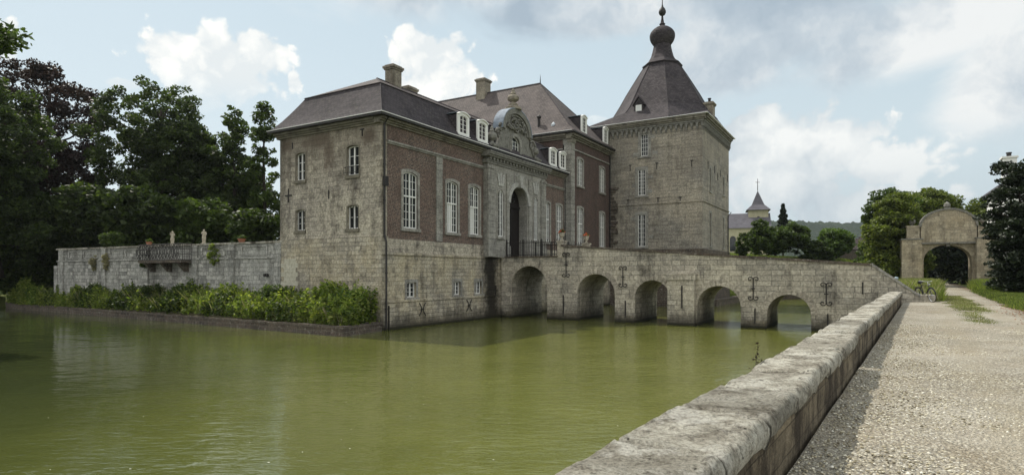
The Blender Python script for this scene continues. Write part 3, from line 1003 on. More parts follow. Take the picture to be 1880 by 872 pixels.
# end wall facing the camera
ew = [(5.84, 6.62, 8.36, 9.95), (1.62, 2.5, 8.32, 9.93), (5.86, 6.62, 5.47, 6.66), (1.66, 2.48, 5.42, 6.68)]
mb = MB()
mb.prism(FB, [(.003, 4.97), (WW, 4.97), (WW, 10.9), (.003, 10.9)], [opening(*e, .07) for e in ew], -.5, 0)
mb.build('stone_wall', 'marl', wing)
MB().box(FB, -.045, WW + .05, -1.4, 4.967, -.5, .05).build('stone_base', 'marl_base', wing)
for i, e in enumerate(ew):
    w = window(FB, *e, wing, .07, 2, 3 if i < 3 else 2, None, 'surround_dark', .06, proud=.012, sill=True, depth=.22)
    if i == 1:
        gm = MB()
        for zz in (8.45, 8.75):
            gm.tube([FB.p(1.55, zz, .18), FB.p(2.57, zz, .18)], .015, 5)
        for j in range(8):
            s = 1.58 + j * .14
            gm.tube([FB.p(s, 8.4, .18), FB.p(s, 8.8, .18)], .01, 4)
        gm.tube([FB.p(1.55, 8.75, 0), FB.p(1.55, 8.75, .18)], .015, 5).tube([FB.p(2.57, 8.75, 0), FB.p(2.57, 8.75, .18)], .015, 5)
        gm.build('window_rail', 'iron', w)
    if i >= 2:
        bb = MB()
        for j in range(3):
            x = e[0] + (e[1] - e[0]) * (j + 1) / 4
            bb.box(FB, x - .01, x + .01, e[2], e[3], -.07, -.05)
        bb.build('bars', 'iron', w)
bar_anchor(FB, 7.25, 7.15, 7.95, .0, wing, cross=True)
bar_anchor(FB, 3.9, 7.15, 7.65, .0, wing)
bar_anchor(FB, 1.35, 10.35, 10.75, .0, wing, tee=True)
bar_anchor(FB, 6.9, 10.25, 10.6, .0, wing)
# new pale blocks let into the base
mb = MB()
rng = random.Random(5)
for r in range(6):
    for c in range(3):
        s = 6.4 + c * .52 + (r % 2) * .16
        if s + .5 < WW + .04: mb.box(FB, s, s + .5, 2.3 + r * .26, 2.3 + r * .26 + .25, 0, .058)
mb.build('new_blocks', 'pale_block', wing)
# back and far walls, plain
MB().box(Frame(C0 + VB * WW, VA, VB), 0, WL, -1, 10.9, -.5, -.003).build('stone_wall', 'marl', wing)
# anchors
x_anchor(FA, 3.16, .98, .19, wing)
x_anchor(FA, 7.8, .98, .19, wing)
bar_anchor(FA, 11.1, .6, 2.2, .06, wing)
bar_anchor(FA, .4, -.2, 1.3, .16, wing)
# rainwater pipes
def pipe(F, s, ztop, zbot, o, parent, kink=None):
    mb = MB()
    pts = [F.p(s, ztop, o + .3), F.p(s, ztop - .35, o)]
    if kink: pts += [F.p(s, kink + .2, o), F.p(s, kink - .2, o + .12)]; o += .12
    pts += [F.p(s, zbot, o)]
    mb.tube(pts, .055, 8)
    z = zbot + 1
    while z < ztop - 1:
        mb.tube([F.p(s, z, o - (.12 if kink and z > kink else 0)), F.p(s, z + .07, o - (.12 if kink and z > kink else 0))], .075, 8)
        z += 1.9
    mb.build('rainwater_pipe', 'gutter', parent)
pipe(FA, .12, 11.2, .1, .12, wing, kink=4.85)
pipe(FA, 21.95, 11.2, 4.3, .12, wing)
MB().box(FA, .02, .3, 7.6, 8.1, .1, .24).build('pipe_bracket', 'iron', wing)

# mansard roof
prof = [(-.42, 11.375), (-.22, 11.6), (.08, 11.98), (.42, 12.48), (.74, 12.98), (1.0, 13.42)]
rings = []
for i, z in prof:
    rings.append(([(i, i), (i, WW - i), (WL, WW - i), (WL, i)], z))
roof_rings(FA, rings, 'mansard_roof', ['slate'], wing)
mb = MB()
def P(s, q, z): return FA.p(s, z, -q)
mb.add([P(.93, .93, 13.423), P(.93, 7.07, 13.423), P(WL, 7.07, 13.423), P(WL, .93, 13.423), P(3.9, 4, 14.95), P(WL, 4, 14.95)],
       [(0, 4, 1), (0, 3, 5, 4), (1, 4, 5, 2), (2, 5, 3), (0, 1, 2, 3)])
mb.build('upper_roof', 'slate_brown', wing)
mb = MB()
rg = [FA.p(i - .0, z + .02, -i + .0) for i, z in prof] + [P(3.9, 4, 14.97)]
mb.tube(rg, .035, 5)
mb.tube([FA.p(1.0, 13.43, -1.0), FA.p(WL, 13.43, -1.0)], .05, 5)
mb.tube([FA.p(1.0, 13.43, -1.0), FA.p(1.0, 13.43, -7.0)], .05, 5)
mb.tube([P(3.9, 4, 14.97), P(WL, 4, 14.97)], .05, 5)
mb.build('ridge_capping', 'slate', wing)


def dormer(F, s, z0, z1, q_face, parent, w=.52, q_back=None):
    """white arched dormer; q_face = distance of its front behind the wall face"""
    o = -q_face
    mb = MB()
    qb = 1.7
    body = arch_outline(s - w, s + w, z0, z1, .16)
    mb.prism(F, body, [], o - qb, o - .02)
    d = mb.build('dormer', 'slate', parent)
    fm = MB()
    fm.prism(F, arch_outline(s - w - .05, s + w + .05, z0 - .02, z1 + .07, .2), [arch_outline(s - w + .17, s + w - .17, z0 + .12, z1 - .14, .1)], o - .06, o + .05)
    fm.prism(F, arch_outline(s - w - .09, s + w + .09, z1 - .11, z1 + .1, .2)[2:] + arch_outline(s - w - .02, s + w + .02, z1 - .11, z1 + .03, .17)[2:][::-1], [], o - .05, o + .13)
    fm.box(F, s - w - .08, s + w + .08, z0 - .07, z0 - .022, o - .05, o + .12)
    fm.build('dormer_front', 'white_paint', d)
    sm = MB()
    a, b, c, e = s - w + .17, s + w - .17, z0 + .12, z1 - .14
    sm.prism(F, arch_outline(a, b, c, e, .1), [arch_outline(a + .04, b - .04, c + .05, e - .04, .08)], o - .05, o - .01)
    sm.box(F, s - .035, s + .035, c + .04, e - .02, o - .048, o - .004)
    for k in (1, 2, 3):
        zz = c + (e - c) * k / 4
        sm.box(F, a + .03, b - .03, zz - .013, zz + .013, o - .045, o - .012)
    sm.build('sash', 'white_paint', d)
    MB().prism(F, arch_outline(a + .01, b - .01, c + .01, e - .01, .1), [], o - .018 - .06, o - .055).build('pane', 'window_glass', d)
    MB().box(F, s - w - .03, s + w + .03, z1 - .02, z1 + .01, o - qb, o - .06).build('lead_flashing', 'lead', d)
    return d
for s in (7.2, 9.35, 19.6, 21.35):
    dormer(FA, s, 11.62, 12.98, -.14, wing, w=.56)


def chimney(F, s, q, w, d, z0, z1, parent, pot=False, name='chimney'):
    o = -q
    mb = MB()
    mb.box(F, s - w / 2, s + w / 2, z0, z1 - .32, o - d / 2, o + d / 2)
    mb.box(F, s - w / 2 - .06, s + w / 2 + .06, z1 - .318, z1 - .22, o - d / 2 - .06, o + d / 2 + .06)
    mb.box(F, s - w / 2 - .12, s + w / 2 + .12, z1 - .218, z1 - .08, o - d / 2 - .12, o + d / 2 + .12)
    mb.box(F, s - w / 2 - .02, s + w / 2 + .02, z1 - .078, z1, o - d / 2 - .02, o + d / 2 + .02)
    c = mb.build(name, 'marl', parent)
    if pot:
        MB().lathe(F.p(s, z1, o), [(.13, 0), (.13, .35), (.17, .36), (.17, .42), (.1, .43)], 10).build('chimney_pot', 'iron', c)
    return c
chimney(FA, 5.4, 4.0, .8, .66, 14.3, 16.15, wing)
chimney(FA, 8.3, 5.2, .85, .66, 14.0, 15.75, wing)

# ------------------------------------------------------------------ portal of blue stone
PC = 13.75
por = MB()
PO = .35
arch = arch_outline(PC - 1.28, PC + 1.28, 4.1, 9.2, 1.28, 16)
nich = [(10.95, 11.62), (15.95, 16.6)]
por.prism(FA, [(9.7, 4.1), (17.9, 4.1), (17.9, 10.3), (9.7, 10.3)], [[(PC - 1.28, 4.13)] + [(PC + 1.28, 4.13)] + arch[2:]] + [opening(a, b, 5.5, 8.7, .3) for a, b in nich], -.5, PO)
portal = por.build('portal', 'blue_stone', wing)
MB().box(FA, 11.753, 16.597, -1.4, 4.097, -.5, .1).box(FA, 9.703, 12.3, 4.06, 4.12, -.5, PO - .02).box(FA, 16.6, 17.9, 4.053, 4.12, -.5, PO).build('portal_base', 'marl_base', wing)
# banded pilasters
for (a, b) in ((9.66, 10.4), (17.1, 17.86)):
    mb = MB()
    z = 4.9
    while z < 9.9:
        mb.box(FA, a, b, z + .01, min(z + .4, 9.95) - .01, PO - .05, PO + .09)
        z += .4
    mb.box(FA, a - .05, b + .05, 4.13, 4.9, PO - .05, PO + .14)
    mb.box(FA, a - .04, b + .04, 9.952, 10.1, PO - .05, PO + .13)
    mb.build('pilaster', 'blue_stone', portal)
for (a, b) in ((12.02, 12.36), (15.14, 15.5)):
    mb = MB()
    z = 4.9
    while z < 9.9:
        mb.box(FA, a, b, z + .008, min(z + .5, 9.95) - .008, PO - .05, PO + .1)
        z += .5
    mb.box(FA, a - .06, b + .02, 4.13, 4.9, PO - .05, PO + .16)
    mb.build('pilaster', 'blue_stone', portal)
# keystone fans and archivolt
mb = MB()
o_ = arch_outline(PC - 1.28 - .3, PC + 1.28 + .3, 7.95, 9.5, 1.56, 18)[2:]
i_ = arch_outline(PC - 1.28, PC + 1.28, 7.95, 9.2, 1.28, 18)[2:]
mb.prism(FA, o_ + i_[::-1], [], PO - .02, PO + .13)
mb.prism(FA, [(PC - .15, 9.1), (PC + .15, 9.1), (PC + .24, 9.95), (PC - .24, 9.95)], [], PO - .02, PO + .3)
for c in ((10.95 + 11.62) / 2, (15.95 + 16.6) / 2):
    for k in (-1, 0, 1):
        mb.prism(FA, [(c + k * .2 - .09, 8.95), (c + k * .2 + .09, 8.95), (c + k * .36 + .14, 9.75 + (.1 if k == 0 else 0)), (c + k * .36 - .14, 9.75 + (.1 if k == 0 else 0))], [], PO - .02, PO + .07)
mb.build('keystones', 'pale_grey', portal)
for a, b in nich:
    window(Frame(FA.p(0, 0, PO), VA, -VB), a, b, 5.5, 8.7, wing, .3, 2, 7, None, 'blue_stone', .13, proud=.04, depth=.10, bars=True, label='narrow barred window beside the door')
# door leaves
dr = MB()
da = arch_outline(PC - 1.27, PC + 1.27, 4.12, 9.19, 1.27, 16)
dr.prism(FA, da, [], -.42, -.34)
for k in range(2):
    s0 = PC - 1.2 + k * 1.22
    for (z0, z1) in ((4.3, 5.3), (5.45, 6.6), (6.75, 7.6)):
        dr.box(FA, s0 + .1, s0 + 1.05, z0, z1, -.34, -.31)
dr.box(FA, PC - 1.2, PC + 1.2, 7.72, 7.92, -.34, -.24)
dr.box(FA, PC - .06, PC + .06, 4.2, 7.7, -.34, -.27)
door = dr.build('door', 'door_wood', wing)
mb = MB()
mb.tube([FA.p(PC + .6 * math.cos(t * PI / 8), 8.42 + .36 * math.sin(t * PI / 8), -.3) for t in range(17)], .03, 5)
for t in range(8):
    mb.tube([FA.p(PC, 8.42, -.3), FA.p(PC + .58 * math.cos(t * PI / 4), 8.42 + .34 * math.sin(t * PI / 4), -.3)], .02, 4)
mb.build('fanlight_grille', 'iron', door)
MB().lathe(FA.p(PC + .12, 5.9, -.24), [(.05, -.05), (.06, 0), (.05, .05)], 8).build('door_handle', 'iron', door)
# entablature with brackets
mb = MB()
cornice(mb, FA, 9.55, 18.05, 10.303, [(.14, PO + .06), (.1, PO + .1)])
for k in range(20):
    s = 9.7 + k * .425
    mb.box(FA, s, s + .2, 10.545, 10.72, 0, PO + .2)
cornice(mb, FA, 9.42, 18.18, 10.723, [(.12, PO + .28), (.12, PO + .38), (.1, PO + .42)])
mb.build('entablature', 'carved_stone', portal)

# scrolled gable over the door
GC = 13.75
gz = 11.065
left = [(-3.55, 0), (-3.5, .3), (-3.2, .48), (-2.85, .55), (-2.55, .8), (-2.2, 1.1), (-2.0, 1.5), (-1.95, 1.85)]
topa = [(-1.9, 2.0)] + [(-1.85 * math.cos(PI * i / 18), 2.02 + 1.45 * math.sin(PI * i / 18)) for i in range(1, 18)] + [(1.9, 2.0)]
prof_g = left + topa + [(-x, y) for x, y in left[::-1]]
wo = (GC - .62, GC + .55, gz + .12, gz + 1.72, .4)
mb = MB()
mb.prism(FA, [(GC + x, gz + y) for x, y in prof_g[::-1]], [arch_outline(wo[0], wo[1], wo[2], wo[3], wo[4])], -.45, .12)
gable = mb.build('gable', 'carved_stone', wing)
window(Frame(FA.p(0, 0, .12), VA, -VB), *wo[:4], wing, .4, 3, 5, None, 'blue_stone', .22, proud=.06, depth=.18, label='arched window in the scrolled gable')
mb = MB()   # raised moulding and lead covered back of the round top
ro = [(GC - 2.05 * math.cos(PI * i / 24), gz + 2.0 + 1.68 * math.sin(PI * i / 24)) for i in range(25)]
ri = [(GC - 1.7 * math.cos(PI * i / 24), gz + 2.0 + 1.33 * math.sin(PI * i / 24)) for i in range(25)]
mb.prism(FA, ro + ri[::-1], [], .1, .3)
ro2 = [(GC - 1.64 * math.cos(PI * i / 24), gz + 2.0 + 1.27 * math.sin(PI * i / 24)) for i in range(25)]
ri2 = [(GC - 1.54 * math.cos(PI * i / 24), gz + 2.0 + 1.17 * math.sin(PI * i / 24)) for i in range(25)]
mb.prism(FA, ro2 + ri2[::-1], [], .1, .22)
mb.build('round_moulding', 'carved_stone', gable)
ro = [(GC - 2.12 * math.cos(PI * i / 24), gz + 2.0 + 1.75 * math.sin(PI * i / 24)) for i in range(25)]
ri = [(GC - 2.055 * math.cos(PI * i / 24), gz + 2.0 + 1.685 * math.sin(PI * i / 24)) for i in range(25)]
mb = MB(); mb.prism(FA, ro + ri[::-1], [], -.5, .32); mb.build('lead_cover', 'lead', gable)
# volutes
mb = MB()
for sg in (-1, 1):
    for (cx_, cz_, rr) in ((2.42, 1.5, .42), (3.25, .42, .34), (2.15, 2.05, .25)):
        pts = []
        for i in range(22):
            t = i / 21 * 3.4 * PI
            r = rr * (1 - i / 21 * .85)
            pts.append(FA.p(GC + sg * (cx_ - .1) + sg * r * math.cos(t), gz + cz_ + r * math.sin(t), .16))
        mb.tube(pts, [.1 - .003 * i for i in range(22)], 6)
    pts = [FA.p(GC + sg * (3.2 - 1.1 * t ** .6), gz + .55 + 1.1 * t ** 1.6, .16) for t in [i / 8 for i in range(9)]]
    mb.tube(pts, .1, 6)
mb.build('volutes', 'carved_stone', gable, smooth=True)
# carved foliage of the relief: unrepeated irregular lumps over the window
rng = random.Random(11)
mb = MB()
for k in range(85):
    t = rng.uniform(.1, .9) * PI
    rr = rng.uniform(.35, 1.0)
    x = -1.4 * rr * math.cos(t); y = 1.85 + 1.25 * rr * math.sin(t)
    if abs(x) < .7 and y < 2.15: continue
    r = rng.uniform(.07, .17)
    ax = rng.uniform(0, PI)
    q = FA.p(GC + x, gz + y, .14)
    dv = VA * math.cos(ax) * r + VZ * math.sin(ax) * r
    mb.tube([q - dv, q - dv * .4 - VB * r * .7, q + dv * .4 - VB * r * .8, q + dv], [.02, r * .55, r * .5, .02], 6)
# oval shield with a crown-like top
mb.tube([FA.p(GC + .32 * math.cos(t * PI / 10), gz + 2.45 + .38 * math.sin(t * PI / 10), .2) for t in range(21)], .07, 6)
mb.build('carved_relief', 'carved_stone', gable, smooth=True)

def urn_profile(h, r):
    return [(r * .8, 0), (r * .8, h * .1), (r * .45, h * .14), (r * .38, h * .22), (r * .9, h * .34), (r, h * .48), (r * .8, h * .6), (r * .4, h * .66),
            (r * .5, h * .72), (r * .32, h * .8), (r * .3, h * .88), (r * .12, h * .97), (.01, h)]
MB().lathe(FA.p(GC, gz + 3.68, -.1), [(.62, 0), (.6, .16), (.3, .3)] + [(r * 1.3, z + .3) for r, z in urn_profile(1.25, .34)], 14).build('finial', 'marl', gable, smooth=False)
for s in (10.75, 16.75):
    mb = MB()
    mb.box(FA, s - .36, s + .36, gz - .02, gz + .5, -.35, .35).box(FA, s - .43, s + .43, gz + .502, gz + .6, -.42, .42)
    mb.lathe(FA.p(s, gz + .6, 0), urn_profile(1.35, .36), 14)
    mb.build('urn', 'carved_stone', gable)

# ================================================================== MAIN BLOCK
blk = thing('castle_main_block', FA.p(22.3, 0, .6), 'taller brick main block with steep hipped slate roof behind the entrance wing', 'castle block')
BO, B0, B1, BQ = .6, 21.95, 30.76, 30.0
FK = Frame(FA.p(0, 0, BO), VA, -VB)
bw = [(23.3, 24.4, 10.5, 12.8), (28.2, 29.3, 10.5, 12.8), (23.3, 24.4, 5.45, 8.62), (28.2, 29.3, 5.45, 8.62)]
mb = MB()
mb.prism(FK, [(B0 + .7, 4.3), (B1, 4.3), (B1, 14.2), (B0 + .7, 14.2)], [opening(*w, .12) for w in bw], -.5, 0)
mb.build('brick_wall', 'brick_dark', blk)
MB().box(FK, B0, B1 + .3, -1.2, 4.297, -6, .04).build('stone_base', 'marl_base', blk)
mb = MB()
z = 4.3; k = 0
while z < 14.15:
    mb.box(FK, B0 - .04, B0 + .68, z + .012, min(z + .45, 14.2) - .012, -.7 if k % 2 else -.6, .07)
    z += .45; k += 1
mb.build('quoins', 'blue_stone', blk)
FKW = Frame(FK.p(B0, 0, 0), VB, -VA)     # flank facing us, over the wing roof
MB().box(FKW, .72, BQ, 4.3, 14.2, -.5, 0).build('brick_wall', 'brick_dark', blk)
for i, w in enumerate(bw):
    window(FK, *w, blk, .12, 4, 7 if w[3] < 10 else 6, 4 if w[3] < 10 else None, 'blue_stone', .18, depth=.12, curtain=(0, .4) if i == 2 else None)
MB().box(FK, B0 + .7, B1, 13.35, 13.45, -.02, .09).build('string_course', 'blue_stone', blk)
MB().box(FKW, .72, BQ, 13.35, 13.45, -.02, .09).build('string_course', 'blue_stone', blk)
mb = MB()
cornice(mb, FK, B0 - .3, B1 - .02, 14.2, [(.13, .12), (.12, .24), (.18, .4)])
mb.box(FK, B0 - .12, B0 + .74, 13.9, 14.197, -.3, .14)
cornice(mb, FKW, .31, BQ, 14.2, [(.13, .12), (.12, .24), (.18, .4)])
mb.build('cornice', 'cornice_stone', blk)
MB().box(FK, B0 - .55, B1 - .02, 14.635, 14.77, .3, .58).box(FKW, -.3, BQ, 14.635, 14.77, .3, .58).build('gutter', 'gutter', blk)
MB().box(FKW, -.33, BQ, 14.772, 14.81, .35, .61).build('gutter_edge', 'white_wall', blk)
# hipped roof
mid = (B0 + B1) / 2
mb = MB()
def PK(s, q, z): return FK.p(s, z, -q)
e = .5
lo = [PK(B0 - e, -e, 14.78), PK(B1 + .1, -e, 14.78), PK(B1 + .1, BQ, 14.78), PK(B0 - e, BQ, 14.78)]
m1 = [PK(B0 + .1, .1, 15.35), PK(B1 - .3, .1, 15.35), PK(B1 - .3, BQ, 15.35), PK(B0 + .1, BQ, 15.35)]
hi = [PK(mid, 5.2, 20.8), PK(mid, BQ - 5, 20.8)]
mb.add(lo + m1 + hi, [(0, 1, 5, 4), (1, 2, 6, 5), (2, 3, 7, 6), (3, 0, 4, 7), (4, 5, 8), (5, 6, 9, 8), (6, 7, 9), (7, 4, 8, 9), (3, 2, 1, 0)])
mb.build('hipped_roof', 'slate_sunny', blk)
MB().tube([hi[0], hi[1]], .08, 6).tube([m1[0], hi[0]], .05, 5).tube([m1[1], hi[0]], .05, 5).build('ridge_capping', 'slate', blk)
MB().lathe(hi[0], [(.05, 0), (.03, .5), (.001, .9)], 6).build('ridge_finial', 'iron', blk)
for s in (24.65, 29.6):
    dormer(FK, s, 15.15, 16.65, .0, blk)
chimney(FK, mid, 11.6, 1.1, 1.0, 19.6, 22.2, blk)
pipe(FK, 30.5, 14.6, 4.3, .1, blk)
MB().lathe(FK.p(mid - 4.0, 15.4, -3.2), [(.12, 0), (.12, 1.0), (.2, 1.02), (.2, 1.15), (.05, 1.3)], 8).build('flue_pipe', 'iron', blk)
MB().lathe(FK.p(mid - 4.0, 14.9, -1.8), [(.1, 0), (.1, .6), (.22, .62), (.2, .8), (.02, 1.0)], 8).build('flue_pipe', 'zinc', blk)

# ================================================================== TOWER
TW, TD = 10.65, 11.38
tower = thing('castle_tower', Q0, 'massive square stone tower with slate spire and onion dome', 'castle tower')
tb = [(4.94, 5.64, 13.87, 15.9), (5.2, 5.92, 10.24, 12.66), (5.2, 5.92, 5.48, 8.48)]
mb = MB()
mb.prism(FTB, [(0, -1.4), (TW, -1.4), (TW, 16.1), (0, 16.1)], [opening(*w, 0) for w in tb], -.6, 0)
slits = [(2.75, 3.25, 10.6, 12.75), (2.75, 3.25, 5.55, 8.6), (8.5, 9.0, 10.9, 12.65), (8.5, 9.0, 5.6, 8.6)]
ta = MB()
ta.prism(FTA, [(.6, -1.4), (TD, -1.4), (TD, 16.1), (.6, 16.1)], [opening(*w, 0) for w in slits], -.6, 0)
mb.box(Frame(Q0 + VB * TW, VA, VB), .6, TD, -1.4, 16.1, -.6, 0)
mb.box(Frame(Q0 + VA * TD, VB, VA), .6, TW - .6, -1.4, 16.1, -.6, 0)
mb.build('stone_wall', 'tower_stone', tower)
ta.build('stone_wall', 'tower_stone', tower)
for w in tb:
    window(FTB, *w, tower, 0, 4 if w[3] < 14 else 3, 7 if w[3] < 14 else 5, None, 'blue_stone', .26, proud=.02, depth=.14)
for w in slits:
    window(FTA, *w, tower, 0, 2, 6, None, 'blue_stone', .2, proud=.02, depth=.3)
mb = MB()
for (s, z) in ((4.55, 15.6), (6.1, 14.1), (4.3, 14.1), (6.2, 11.2), (4.75, 11.9), (4.8, 10.6), (6.4, 8.1), (4.65, 6.4)):
    mb.box(FTB, s - .25, s + .25, z - .16, z + .16, -.1, .018)
mb.build('window_quoins', 'blue_stone', tower)
# string courses
MB().box(FTB, -.06, TW, 9.38, 9.5, -.05, .07).build('string_course', 'tower_stone', tower)
MB().box(FTA, 0, TD + .05, 9.38, 9.5, -.05, .07).build('string_course', 'tower_stone', tower)
MB().box(FTB, -.1, TW, -1.3, 5.2, -.05, .1).build('plinth', 'dark_block', tower)
MB().box(FTA, 0, TD + .05, -1.3, 5.2, -.05, .1).build('plinth', 'dark_block', tower)
# corbelled frieze
mb = MB()
for F, L in ((FTB, TW), (FTA, TD)):
    n = int(L / .46)
    mb.box(F, -.14 if F is FTB else -.0, L, 16.45, 16.62, -.05, .22)
    for k in range(n + 1):
        s = L * k / n
        mb.box(F, s - .09, s + .09, 16.0, 16.44, -.02, .17)
        mb.prism(F, [(s - .06, 15.8), (s + .06, 15.8), (s + .06, 15.998), (s - .06, 15.998)], [], -.02, .09)
        if k < n:
            c = s + L / n / 2
            r = L / n / 2 - .085
            mb.prism(F, [(c - r - .003, 16.447), (c - r - .003, 16.2)] + [(c - r * math.cos(PI * i / 6), 16.2 + .17 * math.sin(PI * i / 6)) for i in range(7)] + [(c + r + .003, 16.447)], [], -.02, .15)
mb.build('corbel_frieze', 'carved_stone', tower)
mb = MB()
for F, L in ((FTB, TW), (FTA, TD), (Frame(Q0 + VB * TW, VA, VB), TD), (Frame(Q0 + VA * TD, VB, VA), TW)):
    mb.box(F, 0, L, 16.103, 16.45, -.5, .015)
    cornice(mb, F, -.3 if F is FTB else .0, L, 16.623, [(.14, .3), (.16, .42), (.12, .5)])
mb.build('cornice', 'cornice_stone', tower)
MB().box(FTB, -.56, TW + .5, 17.046, 17.09, .2, .58).box(FTA, .1, TD + .5, 17.046, 17.09, .2, .58).build('gutter_edge', 'white_wall', tower)
# octagonal spire on a splayed skirt
tcx, tcy = TD / 2, TW / 2
tc = Q0 + VA * tcx + VB * tcy
def octa(ap, z, sx=1.0):
    r = ap / math.cos(PI / 8)
    out = []
    for k in range(8):
        t = PI / 8 + k * PI / 4
        out.append(tc + VA * (r * math.cos(t)) + VB * (r * math.sin(t)) + VZ * z)
    return out
def squ(h, hb, z):
    # eight points on a square so it can be joined to the octagon
    t = math.tan(PI / 8)
    pts = []
    for (x, y) in ((1, t), (t, 1), (-t, 1), (-1, t), (-1, -t), (-t, -1), (t, -1), (1, -t)):
        pts.append(tc + VA * (x * h) + VB * (y * hb) + VZ * z)
    cs = [tc + VA * (x * h) + VB * (y * hb) + VZ * z for (x, y) in ((1, 1), (-1, 1), (-1, -1), (1, -1))]
    return pts, cs
mb = MB()
sq, cs = squ(TD / 2 + .55, TW / 2 + .55, 17.05)
ring1 = octa(4.95, 18.35)
mb.add(sq + ring1 + cs, [(7, 0, 8, 15), (1, 2, 10, 9), (3, 4, 12, 11), (5, 6, 14, 13),
                        (0, 16, 9), (0, 9, 8), (16, 1, 9), (2, 17, 11), (2, 11, 10), (17, 3, 11), (4, 18, 13), (4, 13, 12), (18, 5, 13), (6, 19, 15), (6, 15, 14), (19, 7, 15)])
prv = ring1
octs = [(4.95, 18.35), (4.45, 18.95), (3.9, 19.9), (3.35, 20.95), (2.75, 22.0), (2.2, 22.95), (1.72, 23.75)]
vs = [p for ap, z in octs for p in octa(ap, z)]
fs = []
for i in range(len(octs) - 1):
    for k in range(8):
        a_, b_ = i * 8 + k, i * 8 + (k + 1) % 8
        fs.append((a_, b_, b_ + 8, a_ + 8))
mb.add(vs, fs)
mb.build('spire_roof', 'slate', tower)
mb = MB()
for k in range(8):
    mb.tube([octa(ap + .01, z)[k] for ap, z in octs], .035, 4)
mb.build('hip_capping', 'slate', tower)
necko = [(1.78, 23.73), (1.86, 23.87), (1.6, 24.07), (1.25, 24.4), (1.03, 24.85), (.90, 25.35), (.81, 25.8), (.78, 26.0)]
vs = [p for ap, z in necko for p in octa(ap, z)]
fs = [(i * 8 + k, i * 8 + (k + 1) % 8, (i + 1) * 8 + (k + 1) % 8, (i + 1) * 8 + k) for i in range(len(necko) - 1) for k in range(8)]
mb = MB(); mb.add(vs, fs); mb.build('spire_neck', 'slate', tower)
op = []
for i in range(29):
    t = i / 28
    z = 25.95 + 2.0 * t
    r = .78 + .46 * math.sin(PI * min(1, t * 1.08)) ** .8 if t < .5 else 1.24 * max(.0, math.cos((t - .5) * PI * .98)) ** .62 * 1.0
    op.append((max(.24, r) + (.018 if i % 2 else 0), z))
MB().lathe(tc, op + [(.22, 28.0), (.3, 28.12), (.18, 28.25), (.12, 28.6), (.09, 28.95)], 24).build('onion_dome', 'slate', tower)
MB().lathe(tc, [(.09, 28.95), (.26, 29.05), (.36, 29.25), (.36, 29.4), (.27, 29.65), (.12, 29.85), (.05, 30.1), (.03, 31.6)], 16).build('ball_finial', 'gutter', tower, smooth=True)
# dormer of the spire
FS = Frame(Q0 + VA * .75, VB, -VA)
sx = 6.1
mb = MB()
mb.prism(FS, [(sx - .45, 18.0), (sx + .45, 18.0), (sx + .45, 18.95), (sx, 19.6), (sx - .45, 18.95)], [], -1.8, .0)
mb.prism(FS, [(sx - .58, 18.86), (sx, 19.68), (sx + .58, 18.86), (sx + .58, 18.96), (sx, 19.8), (sx - .58, 18.96)], [], -1.9, .12)
d = mb.build('dormer', 'slate', tower)
MB().prism(FS, [(sx - .28, 18.1), (sx + .28, 18.1), (sx + .28, 18.9), (sx - .28, 18.9)], [[(sx - .2, 18.18), (sx + .2, 18.18), (sx + .2, 18.82), (sx - .2, 18.82)]], -.02, .05).build('frame', 'white_paint', d)
MB().box(FS, sx - .21, sx + .21, 18.17, 18.83, .003, .02).build('pane', 'curtain', d)
chimney(FTA, 4.5, .42, 1.0, .8, 16.9, 19.2, tower, pot=True)
for (s, z) in ((6.67, 12.98), (4.12, 12.95), (.95, 12.9), (6.88, 9.75), (4.01, 9.75), (1.97, 9.7)):
    bar_anchor(FTB, s, z - .4, z + .2, .01, tower, tee=True)
for (s, z) in ((2.0, 12.9), (4.6, 12.9), (7.2, 12.9), (6.0, 12.4), (10.6, 12.9)):
    bar_anchor(FTA, s, z - .4, z + .3, .01, tower)
pipe(FTA, 10.6, 9.3, 4.8, .1, tower)
# ragged dark toothing where the old range was torn from the tower
rng = random.Random(4)
mb = MB()
z = 5.2
while z < 11.0:
    w_ = rng.uniform(.2, .85)
    mb.box(FTB, 8.66 - w_, 8.66, z, z + rng.uniform(.16, .3), 0, rng.uniform(.05, .28))
    z += .32
mb.build('toothing', 'dark_block', tower)

# ================================================================== BRIDGE
br = thing('stone_bridge', D0, 'stone arched bridge leading from the drive to the castle door', 'bridge')
BW = 4.4                                  # depth of the bridge
arches = [(-14.85, -12.1, 2.1, 3.5), (-9.94, -7.4, 1.72, 2.97), (-6.12, -3.95, 1.5, 2.6), (-2.38, 0.0, 1.15, 2.3), (1.36, 3.52, .8, 1.87)]
def top_z(s):
    if s < -11.2: return 4.12
    if s < 6.25: return 4.78 - (s + 11.2) * .0785
    return max(1.95, 3.41 - (s - 6.25) * .78)
out = [(-15.66, -1.4)]
for a, b, sp_, tp in arches:
    c, hw = (a + b) / 2, (b - a) / 2
    out.append((a, -1.4))
    for i in range(17):
        t = PI - PI * i / 16
        out.append((c + hw * math.cos(t), sp_ + (tp - sp_) * math.sin(t)))
    out.append((b, -1.4))
out += [(8.15, -1.4), (8.15, top_z(8.15) - .02), (6.25, 3.39)]
for k in range(11):
    s = 6.25 - (6.25 + 11.2) * (k + 1) / 11
    out.append((s, top_z(s) - .02 + (.0 if k == 10 else .025 * math.sin(k * 2.3))))
out += [(-11.2, 4.1), (-15.66, 4.1)]
def deck_z(s): return max(1.6, min(4.1, top_z(s) - .72 if s > -11.2 else 4.1))
# flank facing us: parapet thickness .4 at full height
mb = MB(); mb.prism(FBR, out, [], -.42, 0)
flank = mb.build('flank_wall', 'bridge_stone', br)
out2 = [(s, min(z, deck_z(s) if z > 3.0 or s > 6 else z)) for s, z in out]
